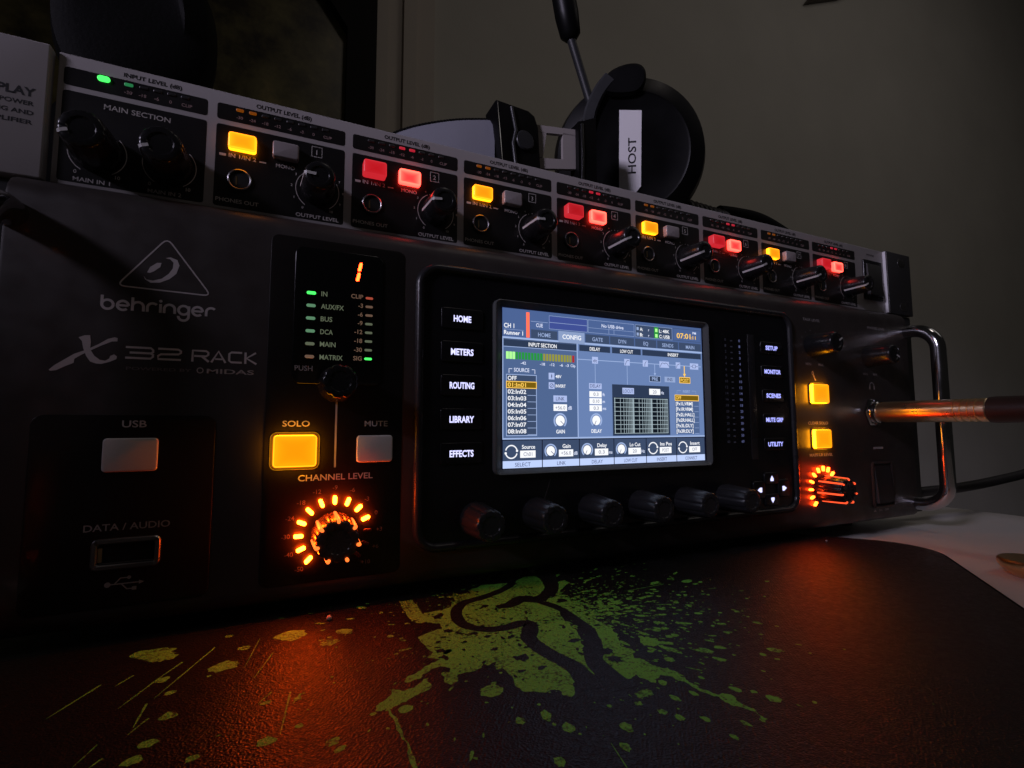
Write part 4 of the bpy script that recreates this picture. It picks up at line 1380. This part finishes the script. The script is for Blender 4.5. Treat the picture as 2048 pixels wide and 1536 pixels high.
def jack():
    b = MB().mat(m_steel)
    b.lathe([(3.7, 0.0), (3.7, -0.5), (3.4, -0.7), (3.15, -0.5), (3.1, 0.0)], 32, cap1=False)
    b.mat(m_hole).disc(0, 0, 3.15, -0.06, 32)
    b.mat(m_brass).rect(-1.2, -1.8, -0.7, 1.2, -0.12)
    return b
lens = lambda m: (lambda: led_mesh(2.4, 1.1, m, 0.15, 0.25))
for t in range(8):
    x = X0H + PH * t
    amber = t % 2 == 0
    if amber:
        part("amber", lambda: cap(m_amber, m_amber_e, 2.2, m_amber_h), "push_button", (x + 9.5, HT, 148.0), "push button glowing amber")
        part("grey", lambda: cap(m_btn_grey, m_btn_grey, 2.6), "push_button", (x + 23.2, HT, 148.0), "unlit grey push button")
    else:
        part("dimred", lambda: cap(m_reddim, m_reddim_e, 3.6), "push_button", (x + 9.5, HT, 148.0), "push button glowing dim red")
        part("red", lambda: cap(m_red, m_red_e, 2.2, m_red_h), "push_button", (x + 23.2, HT, 148.0), "push button glowing bright red")
    part("jack", jack, "phones_socket", (x + 9.0, HT, 135.0), None)
    for i in range(8):
        if amber and i < 2:
            key, m, lab = "lva", m_lv_amber, "level light glowing dim amber"
        elif not amber and i in (3, 4):
            key, m, lab = "lvr", m_lv_red, "level light glowing dim red"
        else:
            key, m, lab = "lvo", m_dark_lens, None
        part(key, lens(m), "level_light", (x + 8.2 + 4.0 * i, HT, 160.1), lab)
for i in range(6):
    if i == 0:
        part("g0", lambda: led_mesh(3.3, 1.8, m_green_c, 0.4, 0.6), "level_light", (44.6, HT, 160.0), "level light glowing bright green")
    elif i == 1:
        part("g1", lens(m_green_dim), "level_light", (51.0, HT, 160.0), "level light glowing dim green")
    else:
        part("lvo", lens(m_dark_lens), "level_light", (47.4 + 3.8 * i, HT, 160.1), None)
b = MB().mat(m_knob)
b.plate(438.5, 131.0, 458.5, 157.5, 1.2, HY + 0.02, HY - 1.0, 0.4)
b.mat(m_hole)
b.rings([[(441, HY - 1.02, 133.5), (456, HY - 1.02, 133.5), (456, HY - 1.02, 155), (441, HY - 1.02, 155)], [(441.5, HY - 2.8, 134), (455.5, HY - 2.8, 134), (455.5, HY - 1.4, 154.5), (441.5, HY - 1.4, 154.5)]], cap1=True)
obj("power_switch", b, am)

# ------------------------------------------------------------------ headset with the name label, lying on the amplifier
m_hs = M("headset black plastic", (0.003, 0.003, 0.0032), 0.42, spec=0.14, bump=(1500, 0.15, 0.05), rvar=0.06)
m_hs2 = M("headset grey plastic", (0.020, 0.021, 0.023), 0.40, rvar=0.06)
m_leather = M("cushion leatherette", (0.0025, 0.0025, 0.0025), 0.65, spec=0.07, bump=(700, 0.4, 0.3))
m_cloth = M("headband cloth", (0.16, 0.16, 0.19), 0.85, bump=(1600, 0.5, 0.2), cvar=0.1)
m_slide = M("slider plastic", (0.30, 0.27, 0.26), 0.45, rvar=0.05)
m_tape = M("label tape", (0.82, 0.80, 0.82), 0.5, cvar=0.03)
AT = 166.0
hs = thing("headset", "black headset with a white name label and raised boom, lying on the amplifier", "headset", (270, 60, AT))
cup_c = Vector((280, 43, 207.5))
look = Vector((-0.50, -0.82, -0.22)).normalized()   # the outer face looks to the front left
zax = -look
xax = Vector((0, 0, 1)).cross(zax).normalized() * -1
yax2 = (-look).cross(xax)
# local frame: x to the viewer's right, z up, -y out of the face
upv = Vector((0, 0, 1)) - look * Vector((0, 0, 1)).dot(look)
upv.normalize()
rgt = upv.cross(look) if False else (look.cross(upv) * 1.0)
if rgt.dot(right) < 0:
    rgt = -rgt
CM = Matrix((rgt, -look, upv)).transposed().to_4x4()
CM.translation = cup_c
b = MB().mat(m_hs)
b.xf = CM
b.lathe([(38, 12.0), (43.2, 10.0), (44.2, 4.0), (42.0, -3.0), (35.5, -7.0), (33.0, -8.0), (31.8, -7.4), (15, -8.0), (3, -8.2)], 64, cap0=True)
obj("ear_cup", b, hs)
b = MB().mat(m_leather)
b.xf = CM
b.lathe([(30, 12.0), (38, 12.2), (42.0, 15.0), (43.5, 20.0), (42.0, 26.0), (36, 29.0), (27, 28.0), (22, 22), (22, 14)], 64, cap1=False)
obj("cushion", b, hs)
# yoke: a rounded lug over the top of the cup and an arm running down inside it
b = MB().mat(m_hs)
b.xf = CM
lug = [(-17, 33), (-16, 39), (-11, 44.0), (-3, 46.5), (4, 46.0), (7.5, 42), (7, 35), (2, 30), (-10, 30)]
lug = [(q.x, q.y) for q in catmull([(x, z, 0) for x, z in lug], 4, True)]
b.rings([[(x, 8, z) for x, z in lug], [(x, -9.0, z) for x, z in lug], [(x * 0.9 - 0.4, -11.0, 38 + (z - 38) * 0.8) for x, z in lug]], cap0=True, cap1=True)
b.mat(m_hs2)
arm = catmull([(-12, -9.5, 40), (-18, -9.8, 33), (-22.5, -9.4, 24), (-24.5, -8.8, 15)], 6)
rings = []
for i, p in enumerate(arm):
    t = (arm[min(i + 1, len(arm) - 1)] - arm[max(i - 1, 0)]).normalized()
    o1 = Vector((-t.z, 0, t.x)).normalized() * 3.6
    rings.append([p + o1 * c + Vector((0, 1.6 * q, 0)) for c, q in ((1, 1), (1, -.4), (.7, -1), (-.7, -1), (-1, -.4), (-1, 1))])
b.rings(rings, cap0=True, cap1=True)
obj("yoke", b, hs)
# label tape
b = MB().mat(m_tape)
b.xf = CM
def tape(y):
    return [(-6.8, y, -24), (1.4, y, -24), (5.6, y, -19), (5.6, y, 22), (-6.8, y, 23)]
b.rings([tape(-8.25), tape(-8.6)], cap1=True)
b.mat(m_ink).text("HOST", 2.6, -2.0, 4.6, -8.66, 19.5, 'c', 90)
obj("name_label", b, hs)
# slider plate between cup and hinge block
def plate3(mb, pts, nrm, th):
    nrm = Vector(nrm).normalized() * th
    mb.rings([[Vector(p) + nrm for p in pts], [Vector(p) for p in pts]], cap0=True, cap1=True)
b = MB().mat(m_slide)
def sl(x, z):   # plane of the slider: runs left and slightly back from the cup
    return Vector((x, 30 - (x - 214) * 0.12, z))
plate3(b, [sl(206, 201.5), sl(236, 203.5), sl(236, 200.2), sl(206, 197.6)], (0, 1, 0), 2)
plate3(b, [sl(206, 184.0), sl(236, 187.0), sl(236, 182.4), sl(206, 178.0)], (0, 1, 0), 2)
plate3(b, [sl(226, 200.2), sl(236, 200.2), sl(236, 186.9), sl(226, 186.0)], (0, 1, 0), 2)
plate3(b, [sl(206, 197.4), sl(217, 198.4), sl(215, 185.2), sl(206, 184.2)], (0, 1, 0), 2)
obj("slider", b, hs)
b = MB().mat(m_hs)
plate3(b, [sl(233, 206) + Vector((0, -3, 0)), sl(243, 210) + Vector((0, -3, 0)), sl(243, 172) + Vector((0, -3, 0)), sl(233, 172) + Vector((0, -3, 0))], (0, 1, 0), 8)
b.mat(m_chrome)
b.tube([sl(235, 205) + Vector((0, -3.2, 0)), sl(235.4, 190) + Vector((0, -3.4, 0)), sl(235, 174) + Vector((0, -3.2, 0))], 0.7, 8)
b.mat(m_hs2)
b.tube([sl(236, 206) + Vector((2, 2, 0)), Vector((238.5, 27, 207)), Vector((241, 28, 208))], [3.2, 3.0, 2.4], 12)
obj("yoke_arm", b, hs)
# hinge block at the end of the headband
b = MB().mat(m_hs)
pts = [(188.6, 207.5), (206, 206.5), (209.5, 204.5), (211.5, 199), (213.0, 172), (192, 172)]
b.rings([[(x, 42, z) for x, z in pts], [(x, 29.5, z) for x, z in pts], [(x * 0.98 + 4, 28.2, z * 0.98 + 3.8) for x, z in pts]], cap0=True, cap1=True)
b.mat(m_chrome)
b.tube([(189.2, 28.6, 206.8), (190.6, 28.5, 190), (192.2, 28.6, 173)], 0.42, 8)
b.mat(m_hs2)
b.tube([(196.6, 27.9, 205.5), (198.8, 27.6, 194.0), (197.2, 27.4, 187.0), (199.2, 27.8, 173)], 0.9, 10)
b.xf = Matrix.Translation((203.6, 28.4, 190.0))
b.lathe([(5.0, 0), (5.0, -1.0), (4.4, -1.6), (1, -1.7)], 28)
b.xf = None
obj("hinge_block", b, hs)
# padded band, curving away to the back
b = MB().mat(m_cloth)
ctrl = [(192, 38, 0), (172, 48, 0), (152, 66, 0), (138, 92, 0), (132, 122, 0), (138, 152, 0), (156, 176, 0)]
cl = catmull(ctrl, 8)
rings = []
for i, p in enumerate(cl):
    t = (cl[min(i + 1, len(cl) - 1)] - cl[max(i - 1, 0)]).normalized()
    nrm = Vector((t.y, -t.x, 0))
    zt = 202.5 - 0.006 * i * i * 0.3
    rings.append([p + nrm * a + Vector((0, 0, z)) for a, z in ((4.0, AT + 3), (6.0, AT + 14), (6.2, zt - 14), (4.4, zt - 3), (1.5, zt), (-1.5, zt), (-4, zt - 4), (-4, AT + 3))])
b.rings(rings, cap0=True, cap1=True)
b.mat(m_leather)
for i in range(0, len(cl) - 1):
    p = (cl[i] + cl[i + 1]) / 2
    for f in (0.0, 0.5):
        q = cl[i] * (1 - f) + cl[i + 1] * f
        b.xf = Matrix.Translation((q.x, q.y, 202.6)) @ Matrix.Rotation(R(90), 4, 'X')
        b.lathe([(1.3, 1.2), (1.6, 0), (1.0, -1.1), (0.2, -1.3)], 8, cap0=True)
b.xf = None
obj("headband", b, hs)
# boom arm going up out of the picture
b = MB().mat(m_hs2)
J = Vector((253.5, 46, 240))
K = Vector((241.5, 44, 268))
L = Vector((231, 42, 312))
b.tube([J + Vector((3, 0, -8)), J, J.lerp(K, 0.5), K], 2.5, 12)
b.mat(m_hs)
b.tube([K, K.lerp(L, 0.06), K.lerp(L, 0.3), K.lerp(L, 0.6), L], [3.4, 5.8, 6.8, 6.6, 5.8], 16)
obj("boom_arm", b, hs)
# curly lead heaped on the amplifier to the right of the cup
b = MB().mat(m_rubber)
coil = []
A0, A1 = Vector((318, 44, AT + 11.5)), Vector((352, 44, AT + 10.0))
turns = 9
for i in range(turns * 12 + 1):
    f = i / (turns * 12)
    q = A0.lerp(A1, f)
    a = 2 * math.pi * turns * f
    coil.append(q + Vector((0, 10 * math.cos(a), 10 * math.sin(a))))
b.tube(coil, 1.9, 8)
b.mat(m_leather)
tail = catmull([(350, 42, AT + 20.5), (366, 42, AT + 22.0), (384, 40, AT + 21.0), (402, 38, AT + 15.0), (420, 36, AT + 6.0), (436, 36, AT + 3.0)], 8)
b.tube(tail, [4.0] * len(tail), 10)
obj("curly_lead", b, hs)

# ------------------------------------------------------------------ second pair of headphones, upper left
m_grille = M("grille cloth", (0.13, 0.125, 0.085), 0.9, bump=(900, 0.8, 0.5), cvar=0.35, vscale=900)
hp = thing("headphones", "plain black headphones standing on the left end of the amplifier", "headphones", (43, 60, AT))
b = MB().mat(m_leather)
for (a, yy), nxt in ():
    pass
def oval(sx, sz, y, cx=43.0, cz=206.0, n=40):
    return [(cx + sx * math.cos(2 * math.pi * i / n), y, cz + sz * math.sin(2 * math.pi * i / n)) for i in range(n)]
b.rings([oval(21, 35, 62), oval(26, 39.5, 56), oval(27, 40, 48), oval(24.5, 37.5, 40), oval(17, 29, 37), oval(11, 9, 39, 45, 224), oval(8, 7, 45, 45, 224)])
obj("cushion", b, hp)
b = MB().mat(m_grille)
b.rings([oval(10, 8.5, 47, 45, 224), oval(8, 7, 44.6, 45, 224)], cap1=True)
obj("grille", b, hp)
b = MB().mat(m_hs)
b.rings([oval(21, 35, 62), oval(20, 33, 74), oval(14, 25, 80)], cap1=True)
obj("ear_cup", b, hp)
b = MB().mat(m_hs)
pth = catmull([(43, 70, 240), (40, 74, 262), (44, 84, 300), (36, 108, 330), (20, 140, 330), (2, 168, 300), (-6, 178, 262), (-6, 176, 240)], 6)
rings = []
for i, p in enumerate(pth):
    t = (pth[min(i + 1, len(pth) - 1)] - pth[max(i - 1, 0)]).normalized()
    side = t.cross(Vector((0.6, -0.4, 0.7))).normalized()
    o2 = t.cross(side).normalized()
    rings.append([p + side * c * 11 + o2 * s * 3 for c, s in ((1, -.6), (1, .6), (.8, 1), (-.8, 1), (-1, .6), (-1, -.6), (-.8, -1), (.8, -1))])
b.rings(rings, cap0=True, cap1=True)
obj("headband", b, hp)
b = MB().mat(m_leather)
b.rings([oval(20, 33, 168, -6), oval(26, 39, 172, -6), oval(27, 40, 180, -6), oval(22, 36, 190, -6)], cap0=True, cap1=True)
obj("ear_cup", b, hp)

# ------------------------------------------------------------------ gold plug in the phones socket, with its lead
pg = thing("jack_plug", "gold audio plug with dark boot pushed into the mixer phones socket", "audio plug", (425.5, -30, 57.6))
b = MB().mat(m_gold)
prof = [(5.2, -3.2), (5.6, -4.8), (5.9, -6.2), (6.05, -7.0), (6.1, -40.0)]
y = -42.0
for i in range(4):
    prof += [(6.1, y), (5.55, y - 0.25), (5.55, y - 0.9), (6.1, y - 1.15)]
    y -= 3.0
prof += [(6.1, -55.0), (5.6, -55.6)]
b.lathe(prof, 40, cap0=True)
obj("barrel", b, pg, (425.5, 0, 57.6))
b = MB().mat(m_brownboot)
b.lathe([(5.5, -55.2), (6.5, -55.8), (6.7, -58), (6.4, -80), (5.0, -100), (3.4, -112), (3.0, -113)], 32)
obj("boot", b, pg, (425.5, 0, 57.6))
b = MB().mat(m_rubber)
b.tube(catmull([(425.5, -110, 57.6), (425.5, -135, 56.5), (428, -165, 48), (436, -200, 26), (452, -235, 0), (474, -265, -11.6), (520, -290, -11.8)], 8), 2.9, 12)
obj("lead", b, pg)

# ------------------------------------------------------------------ loose lead behind the right handle
b = MB().mat(m_rubber)
b.tube(catmull([(440, 120, -11.5), (462, 60, -9.0), (482, 24, 0.0), (500, 14, 3.8), (542, 10, 5.0), (592, 8, 8.0), (650, 6, 13.5), (760, 0, 30), (900, -10, 60)], 8), 3.4, 14)
o = obj("black_cable", b)
tag(o, "loose black cable leaving the racks at right above the bare desk", "cable")

# ------------------------------------------------------------------ brass cap on the desk
b = MB().mat(m_brass)
b.xf = Matrix.Translation((398.5, -77, DESKZ)) @ Matrix.Rotation(R(90), 4, 'X')
b.lathe([(7.0, 0.0), (8.0, 0.8), (10.2, 2.4), (11.8, 4.2), (12.4, 5.4), (12.4, 7.0), (11.6, 7.7), (8, 7.9), (0.5, 8.0)], 48, cap0=True)
b.xf = None
o = obj("brass_cap", b)
tag(o, "small round brass cap with tapered side, lying on the bare desk", "cap")

# ------------------------------------------------------------------ crumbs on the mat
m_bead = M("pale bead", (0.75, 0.62, 0.58), 0.45)
for nm, x, y, r, lab in (("bead", 115.2, -7.6, 0.85, "tiny pale round bead on the mat below the large lit knob"),
                         ("crumb", 365.5, -6.7, 0.45, "tiny pale crumb on the mat edge below the right lit knob")):
    b = MB().mat(m_bead)
    b.xf = Matrix.Translation((x, y, MATZ)) @ Matrix.Rotation(R(90), 4, 'X')
    b.lathe([(r * math.sin(R(a)), r - r * math.cos(R(a)) + 0.02) for a in (20, 45, 70, 90, 115, 140, 165)], 20, cap0=True)
    b.xf = None
    o = obj(nm, b)
    tag(o, lab, nm)
